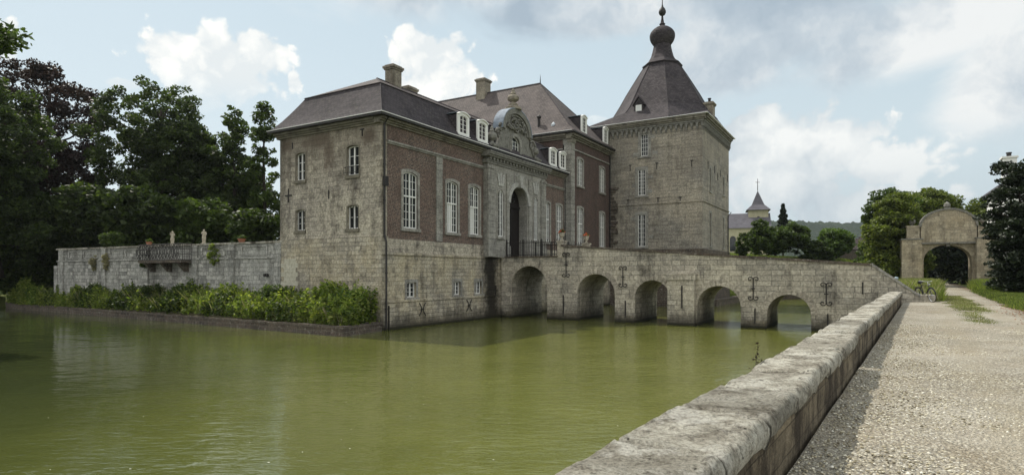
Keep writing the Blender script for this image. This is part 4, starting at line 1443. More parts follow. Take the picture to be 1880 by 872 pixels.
# vault body
body = []
for s, z in out:
    if z > 3.0 or (s > 6 and z > 0): z = deck_z(s) if s > -11.2 else 4.09
    if z > 1.0 and s >= 8.1: z = 1.58
    body.append((s, z))
body = [q for i, q in enumerate(body) if math.hypot(q[0] - body[i - 1][0], q[1] - body[i - 1][1]) > .02]
mb = MB(); mb.prism(FBR, body, [], -BW + .42, -.423)
mb.build('vault', 'bridge_stone', br)
mb = MB(); mb.prism(FBR, out, [], -BW, -BW + .417)
mb.build('flank_wall', 'bridge_stone', br)
# voussoirs
rng = random.Random(9)
for a, b, sp_, tp in arches:
    mb = MB()
    c, hw = (a + b) / 2, (b - a) / 2
    n = 15
    for i in range(n):
        t0, t1 = PI * i / n + .012, PI * (i + 1) / n - .012
        H_ = tp - sp_
        r2 = rng.uniform(.28, .36)
        pts = [(c + hw * math.cos(t0), sp_ + H_ * math.sin(t0)), (c + (hw + r2) * math.cos(t0), sp_ + (H_ + r2) * math.sin(t0)),
               (c + (hw + r2) * math.cos(t1), sp_ + (H_ + r2) * math.sin(t1)), (c + hw * math.cos(t1), sp_ + H_ * math.sin(t1))]
        mb.prism(FBR, pts, [], -.02, .03 + rng.uniform(0, .012))
    mb.build('arch_ring', 'ring_stone', br)
# moulding above, coping, buttress
mb = MB(); mfar = MB()
rng = random.Random(2)
s = -11.1
while s < 6.2:
    L = rng.uniform(.5, .95)
    e_ = min(s + L, 6.25)
    za, zb = top_z(s), top_z(e_)
    d0 = rng.uniform(-.012, .012)
    mb.prism(FBR, [(s + .01, za - .02), (e_ - .01, zb - .02), (e_ - .01, zb + .1 + d0), (s + .01, za + .1 + d0)], [], -.5, .07 + d0)
    mfar.prism(FBR, [(s + .01, za - .02), (e_ - .01, zb - .02), (e_ - .01, zb + .1 - d0), (s + .01, za + .1 - d0)], [], -BW - .06, -BW + .48)
    s = e_
mb.build('coping', 'dark_block', br)
mfar.build('coping', 'lichen_stone', br)
for (o0, o1) in ((-.48, .06), (-BW - .05, -BW + .46)):
    MB().prism(FBR, [(6.26, 3.39), (8.3, 1.83), (8.3, 1.97), (6.26, 3.54)], [], o0, o1).build('sloping_coping', 'blue_stone', br)
MB().box(FBR, -4.0, -2.45, -1.4, 2.62, .003, .42).box(FBR, -4.08, -2.37, 2.623, 2.98, .003, .5).box(FBR, -3.6, -2.5, 2.99, 3.08, .003, .2).build('buttress', 'bridge_stone', br)
mb = MB()
for (a, b) in ((-15.3, -14.86), (-12.09, -9.95), (-7.39, -6.13), (.01, 1.35), (3.53, 6.5)):
    MB().box(FBR, a, b, -1.4, .42, .003, .09).build('pier_footing', 'marl_base', br)
# end block by the drive
MB().box(FBR, 8.16, 8.9, -1.4, 1.95, -BW + .2, .0).build('end_wall', 'bridge_stone', br)
for s, z0, z1 in ((-10.71, 2.9, 4.2), (-6.86, 2.3, 3.3), (.66, 1.66, 2.68), (4.23, 1.46, 2.4)):
    scroll_anchor(FBR, s, z0, z1, .07, br)
bar_anchor(FBR, 5.87, 1.95, 2.56, .02, br)
for s, z0, z1 in ((-3.15, 1.0, 2.3), (-6.7, .3, 1.35), (.75, .25, 1.1), (4.3, .3, .9), (-10.9, .2, 1.6)):
    bar_anchor(FBR, s, z0, z1, .07 if s > -3 or s < -3.5 else .45, br)
# landing gate piers and railings before the door
def railing(o, name='railing'):
    mb = MB()
    for k in range(24):
        s = -15.25 + k * .172
        mb.tube([FBR.p(s, 4.12, o), FBR.p(s, 5.18, o)], .014, 4)
        mb.tube([FBR.p(s, 5.18, o), FBR.p(s, 5.26, o)], [.03, .004], 4)
    for z in (4.25, 5.08):
        mb.box(FBR, -15.35, -11.3, z - .02, z + .02, o - .015, o + .015)
    for s in (-15.3, -14.0, -12.6):
        mb.box(FBR, s - .03, s + .03, 4.1, 5.3, o - .03, o + .03)
    return mb.build(name, 'iron', br)
railing(-.12)
railing(-BW + .12)
for o0, o1 in ((-.5, .05), (-BW - .05, -BW + .5)):
    MB().box(FBR, -11.35, -10.95, 4.0, 5.05, o0, o1).box(FBR, -11.4, -10.9, 5.053, 5.15, o0 - .05, o1 + .05).build('pier', 'marl', br)
MB().box(FBR, -15.35, -11.3, 4.1, 4.16, -BW, .1).build('landing_edge', 'dark_block', br)

def flower_pot(loc, label, stone=True, h=.5, r=.2, flower='flower_red', group=None):
    t = thing('flower_pot', loc, label, 'flower pot', group)
    pr = [(r * .6, 0), (r * .6, h * .12), (r * .3, h * .2), (r * .35, h * .35), (r * .85, h * .6), (r * .9, h * .8), (r * 1.1, h * .95), (r * 1.1, h), (r * .8, h * .99)]
    if not stone: pr = [(r * .6, 0), (r * .95, h * .85), (r * 1.05, h * .86), (r * 1.05, h), (r * .8, h)]
    MB().lathe(loc, pr, 12).build('pot', 'marl' if stone else 'terracotta', t)
    rg_ = random.Random(int(abs(loc[0]) * 100))
    a_, b_ = MB(), MB()
    for k in range(120):
        v = Vector((rg_.gauss(0, 1), rg_.gauss(0, 1), abs(rg_.gauss(0, .8)))).normalized() * r * rg_.uniform(.3, 1.15)
        c = Vector(loc) + VZ * h + v
        x = Vector((rg_.uniform(-1, 1), rg_.uniform(-1, 1), rg_.uniform(-1, 1))).normalized() * .045
        y = x.cross(Vector((rg_.uniform(-1, 1), rg_.uniform(-1, 1), rg_.uniform(-1, 1)))).normalized() * .045
        (b_ if k % 3 == 0 and flower else a_).quad(c - x - y, c + x - y, c + x + y, c - x + y)
    a_.build('leaves', 'leaf_green', t)
    if flower: b_.build('blossom', flower, t)
    return t
flower_pot(FBR.p(-11.15, 5.15, -.22), 'stone urn of red flowers on the near bridge pier beside the railing', h=.5, r=.2)
flower_pot(FBR.p(-11.15, 5.15, -BW + .22), 'stone urn of red flowers on the far bridge parapet', h=.5, r=.2)

# ================================================================== GARDEN WALL, TERRACE, BALCONY
G0 = Vector((-13.7, 35.8, 0))
GD = Vector((-22.0, 11.7, 0)).normalized()
FG = Frame(G0, GD, Vector((-GD.y, GD.x, 0)) * (1 if (-GD.y * 0 + GD.x * -1) < 0 else 1))
if FG.n.y > 0: FG.n = -FG.n
gw = thing('garden_wall', G0, 'long weathered grey stone terrace wall left of the castle above the weeds', 'wall')
GL = 24.9
MB().box(FG, -.2, GL, -1.2, 3.9, -1.0, 0).box(FG, -.2, GL, 4.0, 4.82, -.9, -.03).box(FG, GL - .02, GL + .5, -1.2, 3.6, -1.0, .04).build('wall', 'garden_stone', gw)
MB().box(FG, -.2, GL + .03, 3.9, 3.997, -.9, .07).build('string_course', 'garden_stone', gw)
mb = MB()
rng = random.Random(8)
s = -.2
while s < GL:
    e_ = min(s + rng.uniform(.8, 1.5), GL + .08)
    mb.box(FG, s + .006, e_ - .006, 4.823, 4.93 + rng.uniform(-.015, .02), -1.0, .09)
    s = e_
mb.build('coping', 'lichen_stone', gw)
mb = MB()
for s in (.15, 4.3, 7.9, 13.2, 18.4, 24.2):
    mb.box(FG, s - .25, s + .25, -1.2, 3.897, .003, .12).box(FG, s - .27, s + .27, 4.0, 4.82, -.027, .1)
mb.build('pilaster', 'garden_stone', gw)
mb = MB()
for a_, b_ in ((1.0, 3.6), (4.9, 7.4), (14.0, 17.8), (19.2, 23.4)):
    n = 2 if b_ - a_ > 3 else 1
    for k in range(n):
        x0 = a_ + (b_ - a_) * k / n + .1; x1 = a_ + (b_ - a_) * (k + 1) / n - .1
        mb.prism(FG, [(x0, 4.1), (x1, 4.1), (x1, 4.72), (x0, 4.72)], [[(x0 + .12, 4.2), (x1 - .12, 4.2), (x1 - .12, 4.62), (x0 + .12, 4.62)]], -.05, .03)
mb.build('panel_frame', 'garden_stone', gw)
MB().tube([FG.p(1.1, 2.9, .0), FG.p(1.1, 2.9, .28)], .09, 8).tube([FG.p(1.1, 2.9, .1), FG.p(.75, 2.85, .3)], .07, 8).build('spout_pipe', 'iron', gw)

bal = thing('balcony', FG.p(10.5, 3.9, 0), 'dark wrought iron balcony projecting from the garden wall under two statues', 'balcony')
MB().box(FG, 8.2, 12.8, 3.7, 3.86, -.0, .85).build('floor_slab', 'dark_block', bal)
mb = MB()
for s in (8.7, 10.5, 12.3):
    mb.prism(Frame(FG.p(s - .12, 0, 0), FG.n, GD), [(0, 3.1), (.2, 3.1), (.75, 3.7), (0, 3.7)], [], 0, .24)
mb.build('corbel', 'dark_block', bal)
mb = MB()
def bul(z): return .82 + .16 * math.sin((z - 3.86) / 1.05 * PI) - .0
def bp(s, z): return FG.p(s, z, bul(z))
for k in range(26):
    s = 8.22 + k * 4.56 / 25
    mb.tube([bp(s, 3.88 + i * .21) for i in range(6)], .018, 4)
    if k < 25:
        for zc in ((4.1, 4.75) if k % 2 else (4.42,)):
            c = s + .07
            mb.tube([bp(c + .065 * math.cos(t), zc + .12 * math.sin(t)) for t in [i * PI / 4 for i in range(9)]], .013, 4)
for z in (3.9, 4.27, 4.58, 4.93):
    mb.tube([bp(8.2, z), bp(12.8, z)], .022, 5)
    for s in (8.2, 12.8):
        mb.tube([FG.p(s, z, -.0), bp(s, z)], .022, 5)
for s in (8.2, 12.8):
    for k in range(5):
        o = .1 + k * .15
        mb.tube([FG.p(s, 3.88, o), FG.p(s, 4.93, o)], .016, 4)
mb.build('railing', 'iron', bal)


def statue(loc, face, label, seed):
    """small draped stone child figure on a round base: one skinned body"""
    t = thing('statue', loc, label, 'statue', None)
    rg_ = random.Random(seed)
    MB().lathe(loc, [(.17, 0), (.17, .05), (.12, .07), (.12, .12)], 10).build('plinth', 'statue_stone', t)
    f = Vector(face).normalized(); r = Vector((f.y, -f.x, 0))
    sg = 1 if seed % 2 else -1
    J = {
        'pel': (0, 0, .47), 'waist': (.01 * sg, .02, .55), 'chest': (.02 * sg, .01, .66), 'neck': (.01, .01, .745), 'head': (0, .02, .79), 'crown': (0, .03, .87),
        'hipL': (-.055, 0, .44), 'kneeL': (-.06, .03, .28), 'ankL': (-.055, 0, .15), 'toeL': (-.06, .07, .125),
        'hipR': (.055, 0, .44), 'kneeR': (.075, .05, .29), 'ankR': (.07, -.02, .15), 'toeR': (.085, .05, .125),
        'shL': (-.09, .01, .70), 'elL': (-.125, .03, .59), 'haL': (-.07, .12, .56 + .05 * sg),
        'shR': (.09, .01, .70), 'elR': (.125, .03, .6), 'haR': (.09, .10, .70 + .08 * sg)}
    rad = {'pel': .085, 'waist': .075, 'chest': .08, 'neck': .03, 'head': .062, 'crown': .045, 'hipL': .058, 'hipR': .058, 'kneeL': .04, 'kneeR': .04, 'ankL': .026, 'ankR': .026,
           'toeL': .02, 'toeR': .02, 'shL': .038, 'shR': .038, 'elL': .026, 'elR': .026, 'haL': .022, 'haR': .022}
    E_ = [('pel', 'waist'), ('waist', 'chest'), ('chest', 'neck'), ('neck', 'head'), ('head', 'crown'), ('pel', 'hipL'), ('hipL', 'kneeL'), ('kneeL', 'ankL'), ('ankL', 'toeL'),
          ('pel', 'hipR'), ('hipR', 'kneeR'), ('kneeR', 'ankR'), ('ankR', 'toeR'), ('chest', 'shL'), ('shL', 'elL'), ('elL', 'haL'), ('chest', 'shR'), ('shR', 'elR'), ('elR', 'haR')]
    ks = list(J)
    me = bpy.data.meshes.new('body')
    sc = 1.12
    me.from_pydata([tuple((r * J[k][0] + f * J[k][1] + VZ * J[k][2]) * sc) for k in ks], [(ks.index(a_), ks.index(b_)) for a_, b_ in E_], [])
    o = bpy.data.objects.new('body', me); COL.objects.link(o); o.parent = t
    me.materials.append(MATS['statue_stone'])
    o.modifiers.new('skin', 'SKIN')
    bm = bmesh.new(); bm.from_mesh(me)
    L_ = bm.verts.layers.skin.verify()
    bm.verts.ensure_lookup_table()
    for i, k in enumerate(ks):
        bm.verts[i][L_].radius = (rad[k] * 1.25, rad[k] * 1.25); bm.verts[i][L_].use_root = (k == 'pel')
    bm.to_mesh(me); bm.free()
    sb = o.modifiers.new('sub', 'SUBSURF'); sb.levels = 1; sb.render_levels = 1
    # drapery hanging from the hip
    d = MB()
    d.lathe(Vector(loc) + f * .0 * sc, [(.10, .13), (.085, .3), (.10, .45), (.085, .52)], 9)
    d.build('drapery', 'statue_stone', t)
    return t
statue(FG.p(11.04, 4.93, -.45), (.45, -.9, 0), 'small weathered stone putto standing over the left end of the iron balcony', 1)
statue(FG.p(7.69, 4.93, -.45), (.5, -.85, 0), 'small weathered stone putto standing right of the iron balcony', 2)
flower_pot(FG.p(13.7, 4.93, -.45), 'small pot with a dark plant on the garden wall left of the balcony', stone=False, h=.3, r=.2, flower=None)
flower_pot(FG.p(4.0, 4.93, -.45), 'terracotta pot with leafy plant on the garden wall near the castle', stone=False, h=.25, r=.24, flower=None)

# planted ledge along the foot of the wall, with its low brick kerb
K = [C0 + Vector((.1, .05, 0)), Vector((-8.0, 28.7, 0)), Vector((-44.3, 52.9, 0)), Vector((-47, 60, 0))]
ledge = thing('ledge_wall', K[1], 'low dark brick kerb wall holding back the weeds at the water', 'kerb wall')
for i in range(3):
    d = (K[i + 1] - K[i]); L = d.length; d.normalize()
    n = Vector((-d.y, d.x, 0))
    c = (K[i] + K[i + 1]) / 2
    F = Frame(K[i], d, n)
    # outward is away from the castle
    if (c + n - Vector((-20, 45, 0))).length < (c - n - Vector((-20, 45, 0))).length: F.n = -n
    MB().box(F, -.0, L, -1.2, .34, -.4, 0).build('brickwork', 'dark_block', ledge)
    mb = MB(); s = 0
    rg_ = random.Random(i)
    while s < L:
        e_ = min(L, s + rg_.uniform(.6, 1.1))
        q_ = rg_.uniform(-.02, .02)
        mb.box(F, s + .008, e_ - .008, .343, .47 + q_, -.42, .035 + q_)
        s = e_
    mb.build('coping', 'dark_block', ledge)
mb = MB()
sp_ = [K[0] + VZ * .4, K[1] + Vector((-.2, .25, .4)), K[2] + Vector((.2, -.05, .6)), Vector((-44, 60, .9)), FG.p(GL, .9, -.4), FG.p(0, .6, -.4), FB.p(8, .5, -.3), FB.p(.2, .42, -.3)]
mb.add(sp_, [tuple(range(8))])
lab(mb.build('soil', 'soil'), kind='structure')

# ================================================================== LEAVES
def leaf_cards(cent, size, rs, up_bias=.3, aspect=1.6, tilt=None):
    """one quad per centre, arbitrarily turned"""
    n = len(cent)
    nrm = rs.normal(size=(n, 3)); nrm[:, 2] = np.abs(nrm[:, 2]) + up_bias
    nrm /= np.linalg.norm(nrm, axis=1, keepdims=True)
    t = rs.normal(size=(n, 3))
    t -= nrm * (t * nrm).sum(1, keepdims=True)
    t /= np.linalg.norm(t, axis=1, keepdims=True) + 1e-9
    b = np.cross(nrm, t)
    sz = (size * rs.uniform(.6, 1.25, n))[:, None]
    t *= sz * .5 * aspect; b *= sz * .5
    v = np.stack([cent - t, cent - b * .9, cent + t, cent + b * .9], 1).reshape(-1, 3)
    f = np.arange(4 * n).reshape(-1, 4)
    return v, f


def tree(loc, crowns, label, mat, n_cl, per, leaf, cr=.9, trunk=(.35, 0), cat='tree', name='tree', group=None, seed=1, shell=.55, limbs=16, droop=0, flat=.7, dens_in=.12, limb_r=None):
    """crowns: [(dx,dy,dz,rx,ry,rz)] ellipsoids relative to loc; clusters of leaves sit mostly near their surface"""
    rs = np.random.RandomState(seed)
    t = thing(name, loc, label, cat, group)
    L = np.array(loc)
    vol = np.array([c[3] * c[5] for c in crowns]); vol = vol / vol.sum()
    cc = []
    for c, w in zip(crowns, vol):
        m = max(4, int(n_cl * w))
        c = tuple(c[:3]) + tuple(max(.35 * q, q - .65 * cr) for q in c[3:])
        d = rs.normal(size=(m, 3)); d /= np.linalg.norm(d, axis=1, keepdims=True)
        r = np.where(rs.uniform(size=m) < dens_in, rs.uniform(.1, shell, m), rs.uniform(shell, 1.0, m) ** .6)
        r *= 1 + .10 * np.sin(d[:, 0] * 5 + seed) * np.cos(d[:, 2] * 6 + seed * 2)
        cc.append(np.array(c[:3]) + d * r[:, None] * np.array(c[3:]))
    cc = np.concatenate(cc)
    crs = cr * rs.uniform(.55, 1.35, len(cc))
    cnt = (per * (crs / cr) ** 2 * rs.uniform(.7, 1.2, len(cc))).astype(int) + 3
    ii = np.repeat(np.arange(len(cc)), cnt)
    g_ = rs.normal(size=(len(ii), 3))
    rr = np.linalg.norm(g_, axis=1, keepdims=True)
    g_ = g_ / rr * (rs.uniform(0.1, 1, (len(ii), 1)) ** .45)
    off = g_ * crs[ii][:, None] * np.array([1, 1, flat])
    off[:, 2] -= droop * (off[:, 0] ** 2 + off[:, 1] ** 2)
    cent = cc[ii] + off
    v, f = leaf_cards(cent, leaf, rs)
    np_mesh('crown', v, f, mat, t)
    # trunk and limbs
    mb = MB()
    base_r, lean = trunk
    zt = max(c[2] for c in crowns)
    ztop = max(c[2] + c[5] * .45 for c in crowns)
    o = Vector(loc)
    cx_ = sum(c[0] * w for c, w in zip(crowns, vol)); cy_ = sum(c[1] * w for c, w in zip(crowns, vol))
    path = []
    for i in range(8):
        k = i / 7
        path.append(o + Vector((cx_ * k ** 1.5 + .15 * math.sin(k * 5 + seed) * base_r * 3, cy_ * k ** 1.5 + .12 * math.cos(k * 4 + seed) * base_r * 3, ztop * k)))
    mb.tube(path, [base_r * (1.35 if i == 0 else 1.0) * (1 - .8 * (i / 7)) for i in range(8)], 8)
    sel = rs.choice(len(cc), min(limbs, len(cc)), replace=False)
    for j in sel:
        e_ = o + Vector(cc[j])
        k = min(.92, max(.18, (cc[j][2] - .45 * math.hypot(cc[j][0] - cx_, cc[j][1] - cy_)) / ztop))
        i0 = k * 7; a_ = path[int(i0)].lerp(path[min(7, int(i0) + 1)], i0 - int(i0))
        mid_ = a_.lerp(e_, .5) + Vector((0, 0, -.06 * (e_ - a_).length)) + Vector(rs.normal(size=3) * .12)
        r0 = (limb_r or base_r * .42) * (1 - k * .55)
        mb.tube([a_, a_.lerp(mid_, .5) + Vector((0, 0, .02)), mid_, e_], [r0, r0 * .75, r0 * .55, r0 * .18], 5, caps=False)
    mb.build('trunk', 'bark', t, smooth=True)
    return t

# -- left wood behind the garden wall
GW = 'trees of the wood left of the castle'
tree((-48.5, 62, 3.0), [(0, 0, 15.5, 6.2, 6, 7.0), (2.0, 0, 9.5, 5, 5, 5)], 'tall dark copper beech rising behind the left end of the garden wall', 'leaf_copper', 330, 130, .22, .8, (.6, 0), 'tree', 'copper_beech', GW, 3, limbs=26)
tree((-36.0, 60, 4.6), [(0, 0, 11.8, 6.2, 6, 6.4), (1.5, 0, 6.5, 6, 5, 4.0), (3.4, 0, 10, 3.6, 4, 4.2)], 'tallest broad dark green tree behind the iron balcony', 'leaf_dark', 400, 120, .22, .75, (.55, 0), 'tree', 'tree', GW, 4, limbs=34)
tree((-29.3, 61, 4.6), [(0, 0, 7.5, 4.0, 4, 4.8), (.3, 0, 3.5, 3.8, 3, 2.6)], 'lower dark tree between the broad tree and the slender pair', 'leaf_dark', 170, 110, .22, .7, (.4, 0), 'tree', 'tree', GW, 5)
tree((-27.6, 60, 4.6), [(.2, 0, 12.4, 1.5, 1.6, 3.0), (-.5, 0, 8.0, 2.3, 2.0, 3.0), (.3, 0, 4, 2.4, 2, 2.6)], 'slender loose green tree, left one of the pair nearest the castle', 'leaf_green', 170, 42, .24, .5, (.26, 0), 'tree', 'tree', GW, 6)
tree((-24.2, 59, 4.6), [(0, 0, 12.2, 1.5, 1.6, 2.9), (-.2, 0, 8.2, 1.8, 1.8, 2.8), (.6, 0, 4.6, 2.2, 2, 2.6)], 'slender loose green tree, right one of the pair nearest the castle', 'leaf_green', 160, 42, .24, .5, (.26, 0), 'tree', 'tree', GW, 7)
tree((-43.0, 50, 2.6), [(0, 0, 11.6, 5.0, 5, 5.6), (-1, 0, 6, 5, 5, 4.6), (1.2, 1, 3.6, 4, 3, 3)], 'dense dark tree at the left edge of the picture', 'leaf_dark', 380, 130, .22, .85, (.5, 0), 'tree', 'tree', GW, 8)
tree((-50, 47, 1.8), [(0, 0, 10, 5.0, 5, 7), (0, 0, 4, 5, 5, 4)], 'dark tree just beyond the left edge behind the edge tree', 'leaf_dark', 160, 120, .34, 1.2, (.5, 0), 'tree', 'tree', GW, 9)
# near tree out of the frame whose branch hangs in at the top left
tree((-31, 25, .3), [(-1.5, -2, 14.5, 5.5, 5, 5.0), (3.0, 3.0, 13.6, 2.6, 2.0, .9), (5.6, 4.0, 14.0, 2.0, 1.6, 1.0)], 'green branch of a nearer tree hanging in at the top left corner', 'leaf_green', 190, 100, .22, .8, (.6, 0), 'tree', 'tree', GW, 10)
lab(MB().lathe((-31, 25, -1.2), [(5, 0), (4.2, 1.55), (.1, 1.7)], 12).build('bank', 'grass_ground'), kind='structure')
rng = random.Random(21)
for i, (x, y, h, r, lb) in enumerate([(-42.5, 55, 7.5, 3.6, 'dark round shrub mass under the copper beech'), (-37.2, 53.5, 6.6, 3.4, 'dark bush behind the wall left of the statues'),
                                     (-31.8, 52, 6.2, 3.2, 'dark bush directly behind the two statues'), (-27.0, 53, 5.2, 2.9, 'dark bush under the slender pair of trees'),
                                     (-22.3, 52, 4.2, 2.2, 'low bush behind the wall beside the castle corner'), (-33.0, 70, 11.5, 5.5, 'tree deep in the wood behind the broad tree'),
                                     (-41.5, 73, 12.5, 5.5, 'tree deep in the wood behind the copper beech'), (-24.5, 72, 7.0, 4.2, 'distant low tree glimpsed between the slender trunks'), (-57, 70, 14, 6, 'tall tree deep in the wood at the far left'), (-43.5, 54.5, 4.2, 3.2, 'dark bush just left of the garden wall end'), (-49.0, 54.5, 4.6, 3.6, 'dark bush on the bank at the left edge of the picture'), (-55, 64, 8.0, 3.9, 'dark bush behind the bank at the left edge')]):
    gz_ = 4.6 if x > -40 else (3.4 if y > 56 or x > -43 else 1.3)
    tree((x, y, gz_ - .3), [(0, 0, h * .62, r, r * .9, h * .42), (0, 0, h * .3, r * .95, r * .8, h * .3)], lb, 'leaf_dark' if i % 3 else 'leaf_green', int(70 + r * 16), 110, .28, .85 if r < 4 else 1.2, (.2 if r < 4 else .4, 0), 'bush' if r < 4 else 'tree', 'bush' if r < 4 else 'tree',
         'bushes behind the garden wall' if r < 4 else GW, 30 + i, limbs=10)
tree(tuple(FG.p(21.6, 4.7, -2.2)), [(0, 0, .9, 1.1, .8, .8)], 'small light green shrub rising behind the left end of the garden wall', 'leaf_green', 26, 40, .16, .35, (.05, 0), 'shrub', 'shrub', None, 50, limbs=6)

# -- right bank trees
def gz1(x, y, dz=-.15):
    return (x, y, float(ground_z(np.array([x]), np.array([y]))[0]) + dz)
GR = 'trees on the grass bank beyond the bridge'
tree(gz1(32.6, 80), [(0, 0, 2.3, 2.1, 1.8, 1.9), (0, 0, 3.9, 1.3, 1.1, 1.5)], 'small light green young tree in front of the church nave', 'leaf_green', 110, 80, .2, .5, (.1, 0), 'tree', 'young_tree', GR, 61, limbs=8)
tree(gz1(36.6, 84), [(0, 0, 2.7, 2.6, 2.4, 2.1), (2.3, 0, 3.2, 2.5, 2.2, 2.1), (-1.0, 0, 1.9, 2.2, 2, 1.6)], 'broad dark orchard tree right of the church tower', 'leaf_green', 190, 110, .24, .6, (.2, 0), 'tree', 'orchard_tree', GR, 62, limbs=12)
tree(gz1(41.2, 83), [(0, 0, 1.9, 2.3, 2, 2.0), (1.4, 0, 1.4, 2.0, 1.6, 1.5)], 'dark low orchard tree with drooping crown in the middle of the bank', 'leaf_dark', 120, 100, .22, .55, (.18, 0), 'tree', 'orchard_tree', GR, 63, limbs=8)
tree(gz1(49.2, 92), [(0, 0, 2.8, 3.0, 2.4, 2.6)], 'bright green rounded tree in front of the farm roofs', 'leaf_bright', 130, 90, .24, .6, (.18, 0), 'tree', 'round_tree', GR, 64, limbs=8)
tree(gz1(29.0, 76), [(0, 0, 1.6, 1.0, 1.0, 1.9)], 'narrow dark green shrub against the tower base', 'leaf_dark', 40, 70, .18, .4, (.08, 0), 'shrub', 'shrub', None, 65, limbs=4)
# small conifer behind
cf = thing('fir_tree', (53.8, 120, 6), 'dark pointed fir tree rising above the orchard trees', 'fir tree')
rs_ = np.random.RandomState(5)
zz = rs_.uniform(0.0, 1, 5200) ** .8
rad_ = (1 - zz) * 3.1 * (0.75 + .25 * np.sin(zz * 60)) * rs_.uniform(.5, 1, 5200) + .05
an_ = rs_.uniform(0, 2 * PI, 5200)
v, f = leaf_cards(np.stack([rad_ * np.cos(an_), rad_ * np.sin(an_), 1.5 + zz * 9.2 - rad_ * .2], -1), .4, rs_)
np_mesh('crown', v, f, 'leaf_yew', cf)
MB().tube([(53.8, 120, 5), (53.8, 120, 15)], [.2, .03], 6).build('trunk', 'bark', cf)
# big rounded limes left of the gate, and the crowns behind it
GG = 'clipped lime trees around the gate'
tree((40.3, 64.0, 1.5), [(0, 0, 5.9, 2.9, 2.6, 4.5), (-.3, 0, 2.8, 3.0, 2.4, 2.8)], 'big rounded lime tree nearest the bridge end', 'leaf_linden', 330, 130, .19, .6, (.25, 0), 'tree', 'lime_tree', GG, 71, limbs=14, dens_in=.2)
tree((43.9, 67.5, 1.5), [(0, 0, 5.6, 2.6, 2.6, 4.3), (0, 0, 2.8, 2.8, 2.4, 2.8)], 'big rounded lime tree beside the left gate pier', 'leaf_linden', 300, 130, .19, .6, (.25, 0), 'tree', 'lime_tree', GG, 72, limbs=14, dens_in=.2)
tree((45.5, 72, 1.6), [(0, 0, 8.2, 3.6, 3, 3.6), (-1.6, 0, 3.6, 2.6, 3, 3)], 'dark green lime crown showing behind the left shoulder of the gate', 'leaf_green', 240, 120, .22, .7, (.3, 0), 'tree', 'lime_tree', GG, 73)
tree((49.9, 74, 1.6), [(1.2, 0, 8.6, 3.8, 3, 3.5)], 'bright lime crown showing behind the gate finial', 'leaf_linden', 260, 120, .22, .7, (.3, 0), 'tree', 'lime_tree', GG, 74)
tree((58.5, 73, 1.6), [(0, 0, 8.0, 3.8, 3, 3.6), (1.5, 0, 3.6, 3, 3, 3)], 'lime crown showing behind the right shoulder of the gate', 'leaf_linden', 240, 120, .22, .7, (.3, 0), 'tree', 'lime_tree', GG, 75)
tree((57.5, 76, 1.4), [(0, 0, 5, 5.5, 3, 4.9), (3, 2, 2.4, 5, 4, 3.0)], 'dark tree closing the lane beyond the gate arch', 'leaf_yew', 240, 120, .3, .9, (.3, 0), 'tree', 'tree', GG, 76)
tree((66.0, 86, 1.4), [(0, 0, 5, 5.5, 3, 4.9), (3, 2, 2.4, 5, 4, 3.0)], 'second dark tree closing the lane beyond the gate arch', 'leaf_yew', 200, 120, .3, .9, (.3, 0), 'tree', 'tree', GG, 77)
for x, y, lb in ((56.8, 88, 'dark bush closing the lane on the left beyond the gate arch'), (62.5, 90, 'dark bush closing the middle of the lane beyond the gate arch'), (68.5, 92, 'dark bush closing the lane on the right beyond the gate arch')):
    tree((x, y, 1.4), [(0, 0, 2.8, 4.2, 2.5, 3.0)], lb, 'leaf_yew', 120, 110, .26, .8, (.1, 0), 'bush', 'bush', 'bushes across the lane', int(x), limbs=5)
# yews at the right edge
GY = 'dark yews right of the drive'
tree((31.4, 37.5, 1.5), [(0, 0, 4.5, 2.0, 2.2, 4.6), (.3, 0, 1.9, 2.1, 2.2, 2.2)], 'ragged dark yew standing in front of the right gate pier', 'leaf_yew', 260, 130, .14, .5, (.22, 0), 'yew', 'yew_tree', GY, 81, limbs=16, flat=.4, droop=.35)
tree((33.6, 37.0, 1.5), [(0, 0, 4.9, 2.6, 2.4, 5.2), (0, 0, 1.8, 2.5, 2.2, 2.0)], 'tallest dark yew at the right edge of the picture', 'leaf_yew', 300, 130, .14, .5, (.25, 0), 'yew', 'yew_tree', GY, 82, limbs=16, flat=.4, droop=.35)
tree((28.4, 31.0, 1.5), [(0, 0, .7, 1.5, 1.3, .95), (1.0, -1.0, .5, 1.3, 1.2, .7)], 'low dark ivy shrub on the right verge of the drive', 'leaf_yew', 90, 100, .09, .3, (.05, 0), 'shrub', 'shrub', None, 83, limbs=6)
tree((24.6, 26.0, 1.5), [(0, 0, .35, 1.0, 1.0, .5)], 'small low plant on the right verge nearest the camera', 'leaf_yew', 50, 70, .07, .22, (.03, 0), 'shrub', 'shrub', None, 84, limbs=4)
tree((34.0, 41, 1.5), [(0, 0, .8, 1.5, 1.3, 1.0)], 'low bush at the foot of the right gate pier', 'leaf_dark', 60, 90, .1, .3, (.05, 0), 'shrub', 'shrub', None, 85, limbs=4)
